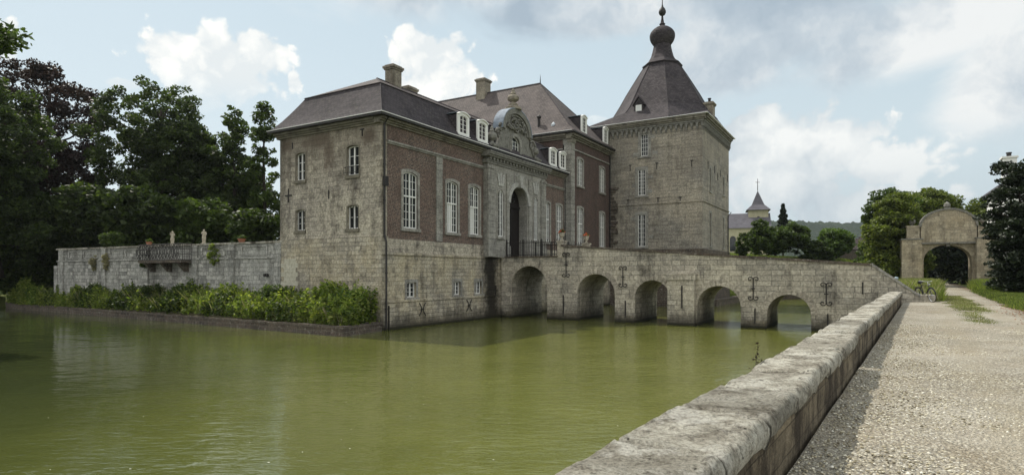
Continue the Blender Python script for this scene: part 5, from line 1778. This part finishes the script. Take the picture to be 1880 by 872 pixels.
# dark bushes seen through the arches, on the island bank
tree((11.5, 60, 0), [(0, 0, 0, .1, .1, .1)], 'x', 'leaf_dark', 1, 1, .1) if False else None
tree((23.0, 66.8, .8), [(0, 0, 1.6, 2.6, 1.6, 1.7)], 'dark bank bush seen through the third bridge arch', 'leaf_dark', 70, 80, .2, .5, (.08, 0), 'bush', 'bush', 'bushes on the far bank', 86, limbs=5)
tree((21.3, 63.2, .8), [(0, 0, 1.0, .9, .9, 1.0)], 'light green shrub seen through the third bridge arch', 'leaf_bright', 30, 60, .14, .35, (.05, 0), 'bush', 'bush', 'bushes on the far bank', 87, limbs=4)
tree((27.6, 72, 1.2), [(0, 0, 2.0, 2.8, 1.8, 2.0)], 'dark bush above the far bank kerb', 'leaf_dark', 80, 80, .22, .55, (.08, 0), 'bush', 'bush', 'bushes on the far bank', 88, limbs=5)

# weeds on the ledge
def scatter_weeds():
    rs = np.random.RandomState(12)
    pts = []
    G0n = np.array([G0.x, G0.y]); K1 = np.array([-8.0, 28.7]); K2 = np.array([-44.3, 52.9]); C8 = np.array([FB.p(8, 0, 0).x, FB.p(8, 0, 0).y]); Cn = np.array([C0.x, C0.y]); G1 = np.array([FG.p(GL, 0).x, FG.p(GL, 0).y])
    cents, sizes = [], []
    N_ = 5200
    for i in range(N_):
        u = rs.uniform() ** .9
        front = K1 + (K2 - K1) * u
        # back line: castle end wall then garden wall
        L1 = 8.0; Lt = L1 + GL
        s = u * (Lt + 3)
        back = Cn + (C8 - Cn) * (s / L1) if s < L1 else G0n + (G1 - G0n) * min(1.12, (s - L1) / GL)
        w = rs.uniform(.1, 1.0)
        p = front + (back - front) * w
        cl = mnoise.noise((p[0] * .5, p[1] * .5, 1.0))
        cl2 = mnoise.noise((p[0] * .16, p[1] * .16, 7.0))
        h = .45 + 1.0 * w ** .5 * (.8 + 1.0 * cl) + .5 * cl2 + .25 * rs.normal()
        if s < 7.5: h += .35 * w * (1 - abs(s - 3.2) / 5)
        h = max(.22, h)
        if u > .9: h += .35
        n = int(8 + h * 14)
        t = rs.uniform(0, 1, n) ** .75
        lean = rs.normal(size=2) * .12
        spread = .17 * (1.15 - t * .6)
        a = rs.uniform(0, 2 * PI, n)
        z = .42 + t * h
        cents.append(np.stack([p[0] + lean[0] * t + spread * np.cos(a) * rs.uniform(.3, 1, n), p[1] + lean[1] * t + spread * np.sin(a) * rs.uniform(.3, 1, n), z], -1))
        sizes.append(np.full(n, .085 + .06 * rs.uniform()))
    c = np.concatenate(cents); sz = np.concatenate(sizes)
    pick = np.array([mnoise.noise((x * .35, y * .35, 4)) for x, y in c[::1, :2]]) if len(c) < 3000 else None
    # two species by place
    key = np.sin(c[:, 0] * .7 + 1.3) * np.cos(c[:, 1] * .9) + rs.normal(size=len(c)) * .35
    v1, f1 = leaf_cards(c, sz, rs, aspect=1.9)
    mi = np.where(key > .35, 1, np.where(key < -.75, 2, 0))
    o = np_mesh('weeds', v1, f1, ['leaf_weed', 'leaf_green', 'leaf_bright'], None, matidx=mi)
    lab(o, 'rank green weeds and nettles crowding the ledge at the foot of the walls', 'weeds', kind='stuff')
scatter_weeds()
tree(tuple(FB.p(3.0, .4, 1.1)), [(0, 0, .8, 1.3, .8, .8), (.6, 0, 1.15, .5, .5, .45)], 'bright leafy bush against the castle end wall', 'leaf_weed', 34, 120, .10, .38, (.03, 0), 'bush', 'bush', 'bushes on the ledge', 91, limbs=5)
tree(tuple(FB.p(1.2, .4, 1.0)), [(0, 0, .7, 1.0, .6, .65)], 'bright leafy bush at the castle corner on the ledge', 'leaf_weed', 28, 120, .10, .38, (.03, 0), 'bush', 'bush', 'bushes on the ledge', 92, limbs=5)
tree(tuple(FB.p(7.0, .4, 1.0)), [(0, 0, 1.25, 1.3, .7, .85)], 'taller dark leafy bush where the garden wall meets the castle', 'leaf_green', 28, 120, .10, .4, (.03, 0), 'bush', 'bush', 'bushes on the ledge', 93, limbs=5)
tree(tuple(FG.p(11.3, .6, .8)), [(0, 0, .9, 1.0, .6, .9)], 'dark leafy bush below the iron balcony', 'leaf_dark', 50, 80, .1, .28, (.03, 0), 'bush', 'bush', 'bushes on the ledge', 94, limbs=5)
def ledge_region(rs, n):
    u = rs.uniform(size=n); w = rs.uniform(.05, .95, n)
    K1 = np.array([-8.2, 29.2]); K2 = np.array([-43.5, 52.7])
    B1 = np.array([-8.0, 32.4]); B2 = np.array([-36.5, 48.5])
    P_ = (K1 + (K2 - K1) * u[:, None]) * (1 - w[:, None]) + (B1 + (B2 - B1) * u[:, None]) * w[:, None]
    h = np.array([.55 + .6 * mnoise.noise((x * .8, y * .8, 2)) for x, y in P_]) + .45 * w
    return np.column_stack([P_, np.clip(h, .2, 2)])
# tufts that grow out of the garden wall
for i, (s, z, mt, lb, rx, rz) in enumerate([(19.6, 3.85, 'leaf_dry', 'pale hanging tuft, left of two on the garden wall', .38, .75), (18.0, 3.95, 'leaf_dry', 'pale hanging tuft, right of two on the garden wall', .3, .8),
                                           (5.84, 4.2, 'leaf_weed', 'yellow green shrub growing out of the garden wall right of the balcony', .5, .75), (13.2, 3.6, 'leaf_green', 'small green fern on the wall left of the balcony', .5, .25)]):
    tree(tuple(FG.p(s, z - rz, .12)), [(0, 0, rz, rx, .16, rz)], lb, mt, 22, 60, .07, .16, (.015, 0), 'wall plant', 'wall_plant', 'plants growing on the garden wall', 95 + i, limbs=4)

# ================================================================== NEAR PARAPET WALL
def parapet(t0, t1, pl, pr, label, seed, cap_col='lichen_stone'):
    th = thing('parapet_wall', rp(t0 if t0 > 0 else 1.5, pl, 0), label, 'parapet wall', None)
    rg_ = random.Random(seed)
    zt = 2.12
    joints = [t0]
    while joints[-1] < t1 - .5:
        joints.append(min(t1, (math.floor(joints[-1] / .98 + 1e-4) + 1) * .98))
    hts = [rg_.uniform(-.016, .016) for _ in joints]
    lat = [rg_.uniform(-.014, .014) for _ in joints]
    # cross section of the cap, from the water side over the top to the drive side
    nx = 26
    def step(t): return .035 if t < 6 else (.06 if t < 12 else .12)
    vs, fs = [], []
    ts = []
    t = t0
    while t < t1:
        ts.append(t); t += step(t)
    ts.append(t1)
    prof_ = [(pl - .02, zt - .17), (pl - .02, zt - .12), (pl - .02, zt - .06), (pl - .005, zt - .02)]
    for i in range(nx):
        prof_.append((pl + .02 + (pr - pl - .04) * i / (nx - 1), zt))
    prof_ += [(pr + .005, zt - .02), (pr + .02, zt - .05), (pr + .022, zt - .09), (pr + .015, zt - .13), (pr + .0, zt - .16)]
    m = len(prof_)
    for t in ts:
        j = max(k for k in range(len(joints)) if joints[k] <= t + 1e-6)
        dj = min(abs(t - q) for q in joints)
        gro = .045 * max(0, 1 - dj / .045)
        for k, (p, z) in enumerate(prof_):
            w = rp(t, p, z)
            n1 = mnoise.noise((w.x * 2.2, w.y * 2.2, z * 3)) * .022 + mnoise.noise((w.x * 7, w.y * 7, z * 7)) * .012 + mnoise.noise((w.x * 19, w.y * 19, z * 19)) * .006
            edge = 1.0
            if k < 5 or k > m - 8: edge = 1.6
            dz = n1 * edge + hts[j] - gro
            chip = mnoise.noise((w.x * 1.3 + 9, w.y * 1.3, 0))
            dp = lat[j]
            if k > m - 8: dp += -max(0, chip - .2) * .12 + n1 * .6
            if k < 5: dp += max(0, chip - .12) * .10 + n1
            vs.append(rp(t, p + dp, z + dz - (max(0, chip - .2) * .08 if k > m - 9 else 0)))
    n = len(ts)
    for i in range(n - 1):
        for k in range(m - 1):
            a = i * m + k
            fs.append((a, a + m, a + m + 1, a + 1))
    fs.append(tuple(range(m))); fs.append(tuple((n - 1) * m + k for k in range(m))[::-1])
    mb = MB(); mb.add(vs, fs)
    mb.build('coping', cap_col, th, smooth=True)
    # body
    vs, fs = [], []
    tb = []
    t = t0
    while t < t1:
        tb.append(t); t += .09 if t < 10 else .25
    tb.append(t1)
    zs = [1.45 + (zt - .15 - 1.45) * i / 9 for i in range(10)]
    for t in tb:
        for z in zs:
            w = rp(t, pr, z)
            d = mnoise.noise((w.x * 3, w.y * 3, z * 3)) * .012 + mnoise.noise((w.x * 11, w.y * 11, z * 11)) * .006
            vs.append(rp(t, pr - .02 + d, z))
        vs.append(rp(t, pl + .03, zt - .15)); vs.append(rp(t, pl + .02, -1.3)); vs.append(rp(t, pr - .02, -1.3))
    m = 13
    for i in range(len(tb) - 1):
        for k in range(m):
            a = i * m + k; b = i * m + (k + 1) % m
            fs.append((a, b, b + m, a + m))
    fs.append(tuple(range(m))[::-1]); fs.append(tuple((len(tb) - 1) * m + k for k in range(m)))
    mb = MB(); mb.add(vs, fs)
    mb.build('masonry', 'parapet_stone', th)
    return th
parapet(-3.0, 10.1, -1.35, -.80, 'near stretch of the worn lichen covered stone parapet beside the gravel drive', 4)
parapet(10.38, 34.9, -1.36, -.86, 'far stretch of the stone parapet running up to the bridge', 5)
# small dry plant rooted in the water side of the wall
dk = thing('wall_plant', rp(6.3, -1.36, 1.9), 'thin reddish dock stem growing on the water side of the parapet', 'plant')
w0 = rp(6.3, -1.36, 1.9)
MB().tube([w0, w0 + Vector((-.01, 0, .2)), w0 + Vector((.012, 0, .42))], [.004, .003, .0015], 5).build('stem', 'leaf_copper', dk)
rs_ = np.random.RandomState(2)
zq = rs_.uniform(.12, .42, 70)
cq = np.stack([rs_.normal(size=70) * .012 * (1.3 - zq * 2) * 2, rs_.normal(size=70) * .015, zq], -1)
v, f = leaf_cards(cq, .017, rs_)
np_mesh('leaves', v, f, 'leaf_copper', dk)

# ================================================================== GATEWAY
GA = R(38)
GX = Vector((math.cos(GA), -math.sin(GA), 0)).normalized()
GX = Vector((math.cos(R(24)), -math.sin(R(24)), 0))
GN = Vector((-GX.y * -1 * -1, 0, 0))
GN = Vector((GX.y, -GX.x, 0))
if GN.y > 0: GN = -GN
gc = Vector((43.3, 60, 0))
FGt = Frame(gc, GX, GN)
gate = thing('gateway', gc + VZ * 1.6, 'weathered sandstone arched gateway with rounded gable across the drive', 'gateway')
ow = 2.2
mb = MB()
mb.prism(FGt, [(-ow - .1, 1.0), (-ow - .1, 7.2), (-2.28, 7.6)] + [(-2.28 * math.cos(PI * i / 20), 7.7 + 1.65 * math.sin(PI * i / 20)) for i in range(21)] + [(2.28, 7.6), (ow + .1, 7.2), (ow + .1, 1.0), (2.0, 1.0)]
         + [(2.0 * math.cos(t), 4.3 + 1.55 * math.sin(t)) for t in [PI * i / 18 for i in range(19)]] + [(-2.0, 1.0)], [], -1.6, -.35)
mb.build('arch_wall', 'gate_stone', gate)
mb = MB()
mb.prism(FGt, [(-2.3, 6.1), (2.3, 6.1), (2.3, 7.65)] + [(2.3 * math.cos(PI * i / 20), 7.7 + 1.67 * math.sin(PI * i / 20)) for i in range(21)] + [(-2.3, 7.65)], [], -.35, .02)
mb.build('gable_panel', 'gate_stone', gate)
ro = [(2.45 * math.cos(PI * i / 24), 7.68 + 1.82 * math.sin(PI * i / 24)) for i in range(25)]
ri = [(2.25 * math.cos(PI * i / 24), 7.68 + 1.62 * math.sin(PI * i / 24)) for i in range(25)]
mb = MB(); mb.prism(FGt, ro + ri[::-1], [], -.5, .14)
mb.box(FGt, -2.32, 2.32, 5.95, 6.09, -.4, .15).box(FGt, -.14, .14, 5.7, 5.948, -1, -.1)
mb.build('moulding', 'carved_stone', gate)
for sg in (-1, 1):
    a_, b_ = sorted((sg * 2.2, sg * (3.95 if sg < 0 else 4.6)))
    o1 = .15 if sg < 0 else .45
    MB().box(FGt, a_, b_, 1.0, 6.4, -1.7, o1).build('pier', 'gate_stone', gate)
    MB().box(FGt, a_ - .08, b_ + .08, 6.403, 6.52, -1.75, o1 + .09).build('pier_cap', 'carved_stone', gate)
    c_, d_ = sorted((sg * 2.4, sg * 3.5))
    MB().box(FGt, c_, d_, 6.523, 7.7, -1.4, .05).box(FGt, c_ - .07, d_ + .07, 7.703, 7.82, -1.45, .12).build('shoulder', 'gate_stone', gate)
    MB().lathe(FGt.p(sg * 2.95, 7.82, -.6), [(.2, 0), (.12, .12), (.3, .3), (.34, .45), (.26, .65), (.1, .75), (.02, .85)], 12).build('finial', 'carved_stone', gate)
MB().lathe(FGt.p(0, 9.45, -.5), [(.32, 0), (.2, .12), (.3, .25), (.26, .5), (.1, .65), (.02, .75)], 12).build('finial', 'carved_stone', gate)

# white house almost hidden by the yews
FH = Frame(Vector((44.3, 54.5, 0)), Vector((.86, -.51, 0)), Vector((-.51, -.86, 0)))
hs = thing('white_house', FH.O + VZ * 1.6, 'white gabled house with chimney hidden behind the yews at the right edge', 'house')
MB().prism(FH, [(0, 1.2), (9, 1.2), (9, 11), (4.5, 13.5), (0, 11)], [], -9, 0).build('wall', 'white_wall', hs)
mb = MB()
mb.prism(FH, [(-.4, 10.75), (4.5, 13.5), (9.4, 10.75), (9.4, 10.95), (4.5, 13.75), (-.4, 10.95)], [], -9.3, .3)
mb.build('roof', 'slate_far', hs)
c = MB().box(FH, .1, 1.1, 10.8, 13.5, -1.9, -.9).box(FH, .0, 1.2, 13.5, 13.65, -2, -.8).build('chimney', 'white_wall', hs)
MB().lathe(FH.p(.6, 13.65, -1.4), [(.18, 0), (.18, .3), (.22, .32), (.22, .42)], 10).build('chimney_pot', 'gutter', c)
FH2 = Frame(FH.p(0, 0, -9), VB, -VA)
window(FH, 1.2, 2.1, 6, 7.4, hs, 0, 2, 3, sw=.1)
window(FH, 4.0, 4.9, 6, 7.4, hs, 0, 2, 3, sw=.1)

# ================================================================== CHURCH, FARM
ch = thing('church', (61, 152, 5), 'distant cream church with square slate roofed tower behind the castle tower', 'church')
FC = Frame(Vector((63.6, 150, 0)), Vector((-1, .25, 0)).normalized(), Vector((-.25, -1, 0)).normalized())
FCr = Frame(Vector((63.6, 150, 0)), Vector((.32, .95, 0)).normalized(), Vector((.95, -.32, 0)).normalized())
mb = MB()
p0 = FC.p(0, 5, 0); w1 = FC.x * 4.6; w2 = FCr.x * 6.0
def cb(s, t, z): return Vector((63.6, 150, z)) + w1 * s + w2 * t
mb.add([cb(0, 0, 5), cb(1, 0, 5), cb(1, 1, 5), cb(0, 1, 5), cb(0, 0, 18.9), cb(1, 0, 18.9), cb(1, 1, 18.9), cb(0, 1, 18.9)], [(0, 1, 5, 4), (1, 2, 6, 5), (2, 3, 7, 6), (3, 0, 4, 7), (4, 5, 6, 7)])
mb.build('tower_wall', 'church_stone', ch)
mb = MB()
mb.add([cb(-.12, -.12, 18.8), cb(1.12, -.12, 18.8), cb(1.12, 1.12, 18.8), cb(-.12, 1.12, 18.8), cb(.18, .18, 20.2), cb(.82, .18, 20.2), cb(.82, .82, 20.2), cb(.18, .82, 20.2), cb(.5, .5, 24.0)],
       [(0, 1, 5, 4), (1, 2, 6, 5), (2, 3, 7, 6), (3, 0, 4, 7), (4, 5, 8), (5, 6, 8), (6, 7, 8), (7, 4, 8), (3, 2, 1, 0)])
mb.build('tower_roof', 'slate_far', ch)
top_ = cb(.5, .5, 24)
MB().tube([top_, top_ + VZ * 3], [.1, .06], 5).tube([top_ + Vector((-.5, 0, 2.1)), top_ + Vector((.5, 0, 2.1))], .06, 5).build('cross', 'iron', ch)
mb = MB()
mb.prism(FC, arch_outline(1.9, 2.7, 15.2, 17.2, .4), [], -.1, .04)
mb.prism(FCr, arch_outline(2.4, 3.4, 15.2, 17.2, .5), [], -.1, .04)
mb.build('belfry_opening', 'iron', ch)
# nave
def nb(s, t, z): return Vector((62.8, 147, z)) + FC.x * s + FCr.x * t
mb = MB()
mb.add([nb(0, 0, 5), nb(18, 0, 5), nb(18, 9, 5), nb(0, 9, 5), nb(0, 0, 14.3), nb(18, 0, 14.3), nb(18, 9, 14.3), nb(0, 9, 14.3), nb(0, 4.5, 17.9), nb(18, 4.5, 17.9)],
       [(0, 1, 5, 4), (1, 2, 6, 9, 5), (2, 3, 7, 6), (3, 0, 4, 8, 7)])
mb.build('nave_wall', 'church_stone', ch)
mb = MB()
mb.add([nb(-.3, -.4, 14.1), nb(18.3, -.4, 14.1), nb(18.3, 4.5, 18.1), nb(-.3, 4.5, 18.1), nb(-.3, 9.4, 14.1), nb(18.3, 9.4, 14.1)], [(0, 1, 2, 3), (3, 2, 5, 4)])
mb.build('nave_roof', 'slate_far', ch)
FN = Frame(nb(0, 0, 0), FC.x, FC.n)
for k in range(3):
    MB().prism(FN, arch_outline(3.4 + k * 4.5, 4.8 + k * 4.5, 8.5, 12.2, .8), [], -.1, .05).build('nave_window', 'window_glass', ch)
for i, (x, y, w_, h_) in enumerate([(62.5, 105, 9, 2.8), (70, 112, 8, 3.6)]):
    FF = Frame(Vector((x, y, 0)), Vector((1, -.15, 0)).normalized(), Vector((-.15, -1, 0)).normalized())
    fm = thing('farm_building', FF.O + VZ * 4, ['low farm building with a grey tiled roof left of the lime trees', 'second low farm roof partly behind the lime trees'][i], 'farm building', 'farm buildings beyond the bank')
    MB().box(FF, -w_ / 2, w_ / 2, 3, 4.6 + h_, -5, 0).build('wall', 'marl', fm)
    mb = MB(); a_, b_ = -w_ / 2 - .3, w_ / 2 + .3
    mb.add([FF.p(a_, 4.4 + h_, .4), FF.p(b_, 4.4 + h_, .4), FF.p(b_, 6.4 + h_, -2.5), FF.p(a_, 6.4 + h_, -2.5), FF.p(a_, 4.4 + h_, -5.4), FF.p(b_, 4.4 + h_, -5.4)], [(0, 1, 2, 3), (3, 2, 5, 4), (0, 3, 4), (1, 5, 2)])
    mb.build('roof', 'slate_brown', fm)
FW = Frame(Vector((48, 96, 0)), Vector((1, 0, 0)), Vector((0, -1, 0)))
t = thing('boundary_wall', FW.O + VZ * 5, 'dark low boundary wall at the top of the grass bank', 'wall')
MB().box(FW, 0, 16, 4.0, 6.7, -.4, 0).build('wall', 'dark_block', t)
MB().box(FW, -.05, 16.05, 6.703, 6.82, -.47, .07).build('coping', 'slate_brown', t)
# low kerb round the far bank of the moat
kb = [Vector((18.6, 55.0, 0)), Vector((22.2, 60.6, 0)), Vector((24.9, 65.6, 0)), Vector((29.5, 69.3, 0)), Vector((33.0, 70.8, 0)), Vector((47.5, 81, 0))]
t = thing('bank_kerb', kb[1], 'low stone kerb along the far bank of the moat seen through the arches', 'kerb')
mb, mc = MB(), MB()
for i in range(5):
    d = kb[i + 1] - kb[i]; L = d.length; d.normalize()
    F = Frame(kb[i], d, Vector((d.y, -d.x, 0)))
    mb.box(F, 0, L + .1, -1.2, .5, -.5, 0); mc.box(F, 0, L + .1, .503, .62, -.55, .05)
mb.build('kerb_wall', 'dark_block', t); mc.build('coping', 'dark_block', t)

# ================================================================== VERGES, GRASS
def blades(name, region, n, h, label, mats, seed, w=.02, zb=1.6, cat='grass', lean=.25):
    rs = np.random.RandomState(seed)
    P_ = region(rs, n)
    n = len(P_)
    hh = h * rs.uniform(.5, 1.15, n)
    if P_.shape[1] > 2: hh = hh * P_[:, 2]; 
    a = rs.uniform(0, 2 * PI, n)
    dx = np.stack([np.cos(a), np.sin(a)], -1) * (w * rs.uniform(.6, 1.3, n))[:, None]
    ln = rs.normal(size=(n, 2)) * (lean * hh)[:, None]
    base = P_[:, :2]
    zb_ = zb(base) if callable(zb) else np.full(n, zb)
    v0 = np.column_stack([base - dx, zb_]); v1 = np.column_stack([base + dx, zb_])
    v2 = np.column_stack([base + ln * .5 + dx * .7, zb_ + hh * .6]); v3 = np.column_stack([base + ln, zb_ + hh])
    v = np.stack([v0, v1, v2, v3], 1).reshape(-1, 3)
    f = np.arange(4 * n).reshape(-1, 4)
    lab(np_mesh(name, v, f, mats, None, matidx=rs.randint(0, len(mats), n)), label, cat, kind='stuff')
def reg_tp(t0, t1, p0, p1, noise_edge=.3, hf=None):
    def fn(rs, n):
        t = rs.uniform(t0, t1, n); p = rs.uniform(p0, p1, n)
        k = np.array([mnoise.noise((a * .6, b * .8, 3)) for a, b in zip(t, p)])
        fr = np.minimum(np.minimum((p - p0) / .5, (p1 - p) / .5), np.minimum((t - t0) / 1.5, (t1 - t) / 1.5))
        keep = fr + k * 2 * noise_edge > .05 + rs.uniform(size=n) * .95
        t, p, fr = t[keep], p[keep], fr[keep]
        hs_ = hf(t, p) if hf else np.clip(.4 + fr * .6, .3, 1)
        return np.column_stack([RD[0] * t + RN[0] * p, RD[1] * t + RN[1] * p, hs_])
    return fn
blades('tall_grass', reg_tp(36.3, 54, -1.8, .95, .25), 42000, 1.0, 'tall flowering grass behind the bicycle at the left of the drive', ['leaf_grass', 'leaf_weed', 'leaf_dry'], 1, .012)
blades('grass_strip', reg_tp(19.5, 28, .75, 2.0, .6), 9000, .07, 'short grass patch in the middle of the drive', ['leaf_grass', 'leaf_dry', 'leaf_grass'], 2, .012)
blades('grass_strip', reg_tp(27, 46, .7, 2.2, .6), 22000, .10, 'longer worn grass strip in the middle of the drive nearer the gate', ['leaf_grass', 'leaf_grass', 'leaf_dry'], 3, .014)
blades('verge_grass', reg_tp(23, 58, 2.85, 5.5, .3), 60000, .28, 'grass verge and low herbs along the right of the drive', ['leaf_grass', 'leaf_weed', 'leaf_green'], 4, .014)
blades('tall_grass', reg_tp(55, 70, 3.2, 6.4, .3), 14000, .9, 'tall grass beside the drive inside the right of the gate arch', ['leaf_grass', 'leaf_weed'], 5, .02)
blades('reeds', ledge_region, 24000, 1.35, 'thin grasses and stems standing among the weeds on the ledge', ['leaf_grass', 'leaf_weed', 'leaf_dry', 'leaf_grass'], 9, .014, zb=.42, cat='grasses')
def bank_region(rs, n):
    x = rs.uniform(24, 60, n); y = rs.uniform(64, 98, n)
    d = poly_sd(np.stack([x, y], -1), ISL)
    k = d > .4
    return np.column_stack([x[k], y[k], np.ones(k.sum())])
blades('meadow_grass', bank_region, 70000, .35, 'mown meadow grass on the slope beyond the bridge', ['leaf_grass', 'leaf_weed'], 6, .035, zb=lambda b: ground_z(b[:, 0], b[:, 1]) - .03)
# fallen leaves on the right of the drive
rs_ = np.random.RandomState(3)
tq = rs_.uniform(9, 34, 900); pq = 2.9 + rs_.normal(size=900) * .35
cen = np.column_stack([RD[0] * tq + RN[0] * pq, RD[1] * tq + RN[1] * pq, np.full(900, 1.645)])
v, f = leaf_cards(cen, .05, rs_, up_bias=3)
foliage('leaf_fallen', (.14, .05, .025), (.22, .09, .04), (.25, .15, .07), .1)
lab(np_mesh('fallen_leaves', v, f, 'leaf_fallen'), 'reddish fallen leaves along the right edge of the drive', 'leaves', kind='stuff')
# loose stones on the near part of the drive
def pebbles():
    rs = np.random.RandomState(8)
    bm = bmesh.new(); bmesh.ops.create_icosphere(bm, subdivisions=1, radius=1)
    bv = np.array([v.co[:] for v in bm.verts]); bf = np.array([[v.index for v in f.verts] for f in bm.faces]); bm.free()
    n = 30000
    t = 2.5 + 17 * rs.uniform(size=n) ** 1.5; p = rs.uniform(-.76, 3.1, n)
    s = rs.uniform(.005, .0125, n) * np.where(rs.uniform(size=n) < .05, 1.5, 1)
    c = np.column_stack([RD[0] * t + RN[0] * p, RD[1] * t + RN[1] * p, 1.622 + s * .3])
    a = rs.uniform(0, 2 * PI, n)
    sx = rs.uniform(.8, 1.4, n); sy = rs.uniform(.7, 1.1, n); sz = rs.uniform(.4, .8, n)
    jit = 1 + rs.uniform(-.18, .18, (n, len(bv)))
    L_ = bv[None] * jit[..., None] * np.stack([sx, sy, sz], -1)[:, None, :] * s[:, None, None]
    ca, sa = np.cos(a)[:, None], np.sin(a)[:, None]
    x = L_[..., 0] * ca - L_[..., 1] * sa; y = L_[..., 0] * sa + L_[..., 1] * ca
    v = (np.stack([x, y, L_[..., 2]], -1) + c[:, None, :]).reshape(-1, 3)
    f = (bf[None] + (np.arange(n) * len(bv))[:, None, None]).reshape(-1, 3)
    m, N = material('pebble')
    rnd = N.n('ShaderNodeNewGeometry').outputs['Random Per Island']
    finish(N, N.ramp(rnd, [(0, (.095, .082, .055)), (.3, (.27, .235, .155)), (.6, (.42, .38, .275)), (.85, (.58, .55, .44)), (1, (.72, .70, .62))]), .75)
    lab(np_mesh('loose_gravel', v, f, 'pebble'), 'loose pale pebbles strewn over the near part of the drive', 'pebbles', kind='stuff')
pebbles()
# flotsam on the water
rs_ = np.random.RandomState(15)
yy = 8 + 22 * rs_.uniform(size=48) ** 1.3
cen = np.column_stack([-yy * rs_.uniform(-.2, .85, 48), yy, np.full(48, .008)])
k = cen[:, 0] * RN[0] + cen[:, 1] * RN[1] < -2.2
v, f = leaf_cards(cen[k], .026, rs_, up_bias=6)
v[:, 2] = .01
lab(np_mesh('floating_petals', v, f, 'flotsam'), 'pale petals and specks floating on the green water', 'petals', kind='stuff')

# ================================================================== BICYCLE AND POST
def bicycle(loc, heading, lean):
    t = thing('bicycle', loc, 'black roadster bicycle leaning against the end of the bridge wall', 'bicycle')
    f = Vector((math.sin(heading), math.cos(heading), 0)); r = Vector((f.y, -f.x, 0))
    up = (VZ * math.cos(lean) - r * math.sin(lean)).normalized()
    o = Vector(loc)
    def p(x, z, y=0): return o + f * x + up * z + r * y
    for nm, cx_ in (('rear_wheel', -.55), ('front_wheel', .58)):
        ring = [p(cx_ + .33 * math.cos(a), .35 + .33 * math.sin(a)) for a in [i * PI / 14 for i in range(29)]]
        w = MB().tube(ring, .021, 6, caps=False).build(nm, 'rubber', t)
        ring2 = [p(cx_ + .305 * math.cos(a), .35 + .305 * math.sin(a)) for a in [i * PI / 14 for i in range(29)]]
        m_ = MB().tube(ring2, .012, 5, caps=False)
        m_.build('rim', 'chrome', w)
        s_ = MB()
        for i in range(16):
            a = i * PI / 8
            s_.tube([p(cx_, .35), p(cx_ + .3 * math.cos(a), .35 + .3 * math.sin(a))], .003, 3)
        s_.tube([p(cx_, .35, -.05), p(cx_, .35, .05)], .03, 8)
        s_.build('spokes', 'chrome', w)
        MB().tube([p(cx_ + .37 * math.cos(a), .35 + .37 * math.sin(a)) for a in [PI * (.05 + .85 * i / 10) for i in range(11)]], .02, 5).build('mudguard', 'bike_black', t)
    fr = MB()
    bb, st, hd, hb = p(-.08, .3), p(-.25, .85), p(.38, .82), p(.42, .68)
    for a, b in ((bb, st), (st.lerp(bb, .1), hd), (bb, hb), (hb, hd), (bb, p(-.55, .35)), (st.lerp(bb, .15), p(-.55, .35))):
        fr.tube([a, b], .017, 6)
    fr.tube([hb, p(.58, .35)], .016, 6)
    fr.build('frame', 'bike_black', t)
    MB().tube([p(-.36, .95), p(-.25, .97), p(-.08, .955)], [.09, .07, .03], 8).tube([st, p(-.27, .94)], .014, 6).build('saddle', 'bike_black', t)
    MB().tube([hd, p(.36, 1.0)], .014, 6).tube([p(.2, 1.03, -.28), p(.3, 1.04, -.24), p(.38, 1.0, -.1), p(.38, 1.0, .1), p(.3, 1.04, .24), p(.2, 1.03, .28)], .013, 6).build('handlebar', 'chrome', t)
    MB().lathe(p(.5, .86), [(.02, -.04), (.05, 0), (.05, .04), (.02, .05)], 10).build('headlight', 'chrome', t)
    MB().tube([p(-.08, .3, -.07), p(-.08, .3, .07)], .02, 6).tube([p(-.08, .3, .07), p(0, .18, .07)], .012, 5).tube([p(-.08, .3, -.07), p(-.16, .42, -.07)], .012, 5).build('crank', 'chrome', t)
    MB().box(Frame(p(-.75, .70), f, r), 0, .38, 0, .02, -.06, .06).build('carrier', 'bike_black', t)
bicycle(tuple(rp(35.7, .12, 1.615)), R(187), R(-8))
t = thing('post', (22.6, 35.6, 1.6), 'short grey painted post behind the bicycle', 'post')
MB().lathe((22.75, 35.8, 1.5), [(.09, 0), (.09, 1.15), (.11, 1.17), (.11, 1.25), (.05, 1.3)], 10).build('shaft', 'post_paint', t)
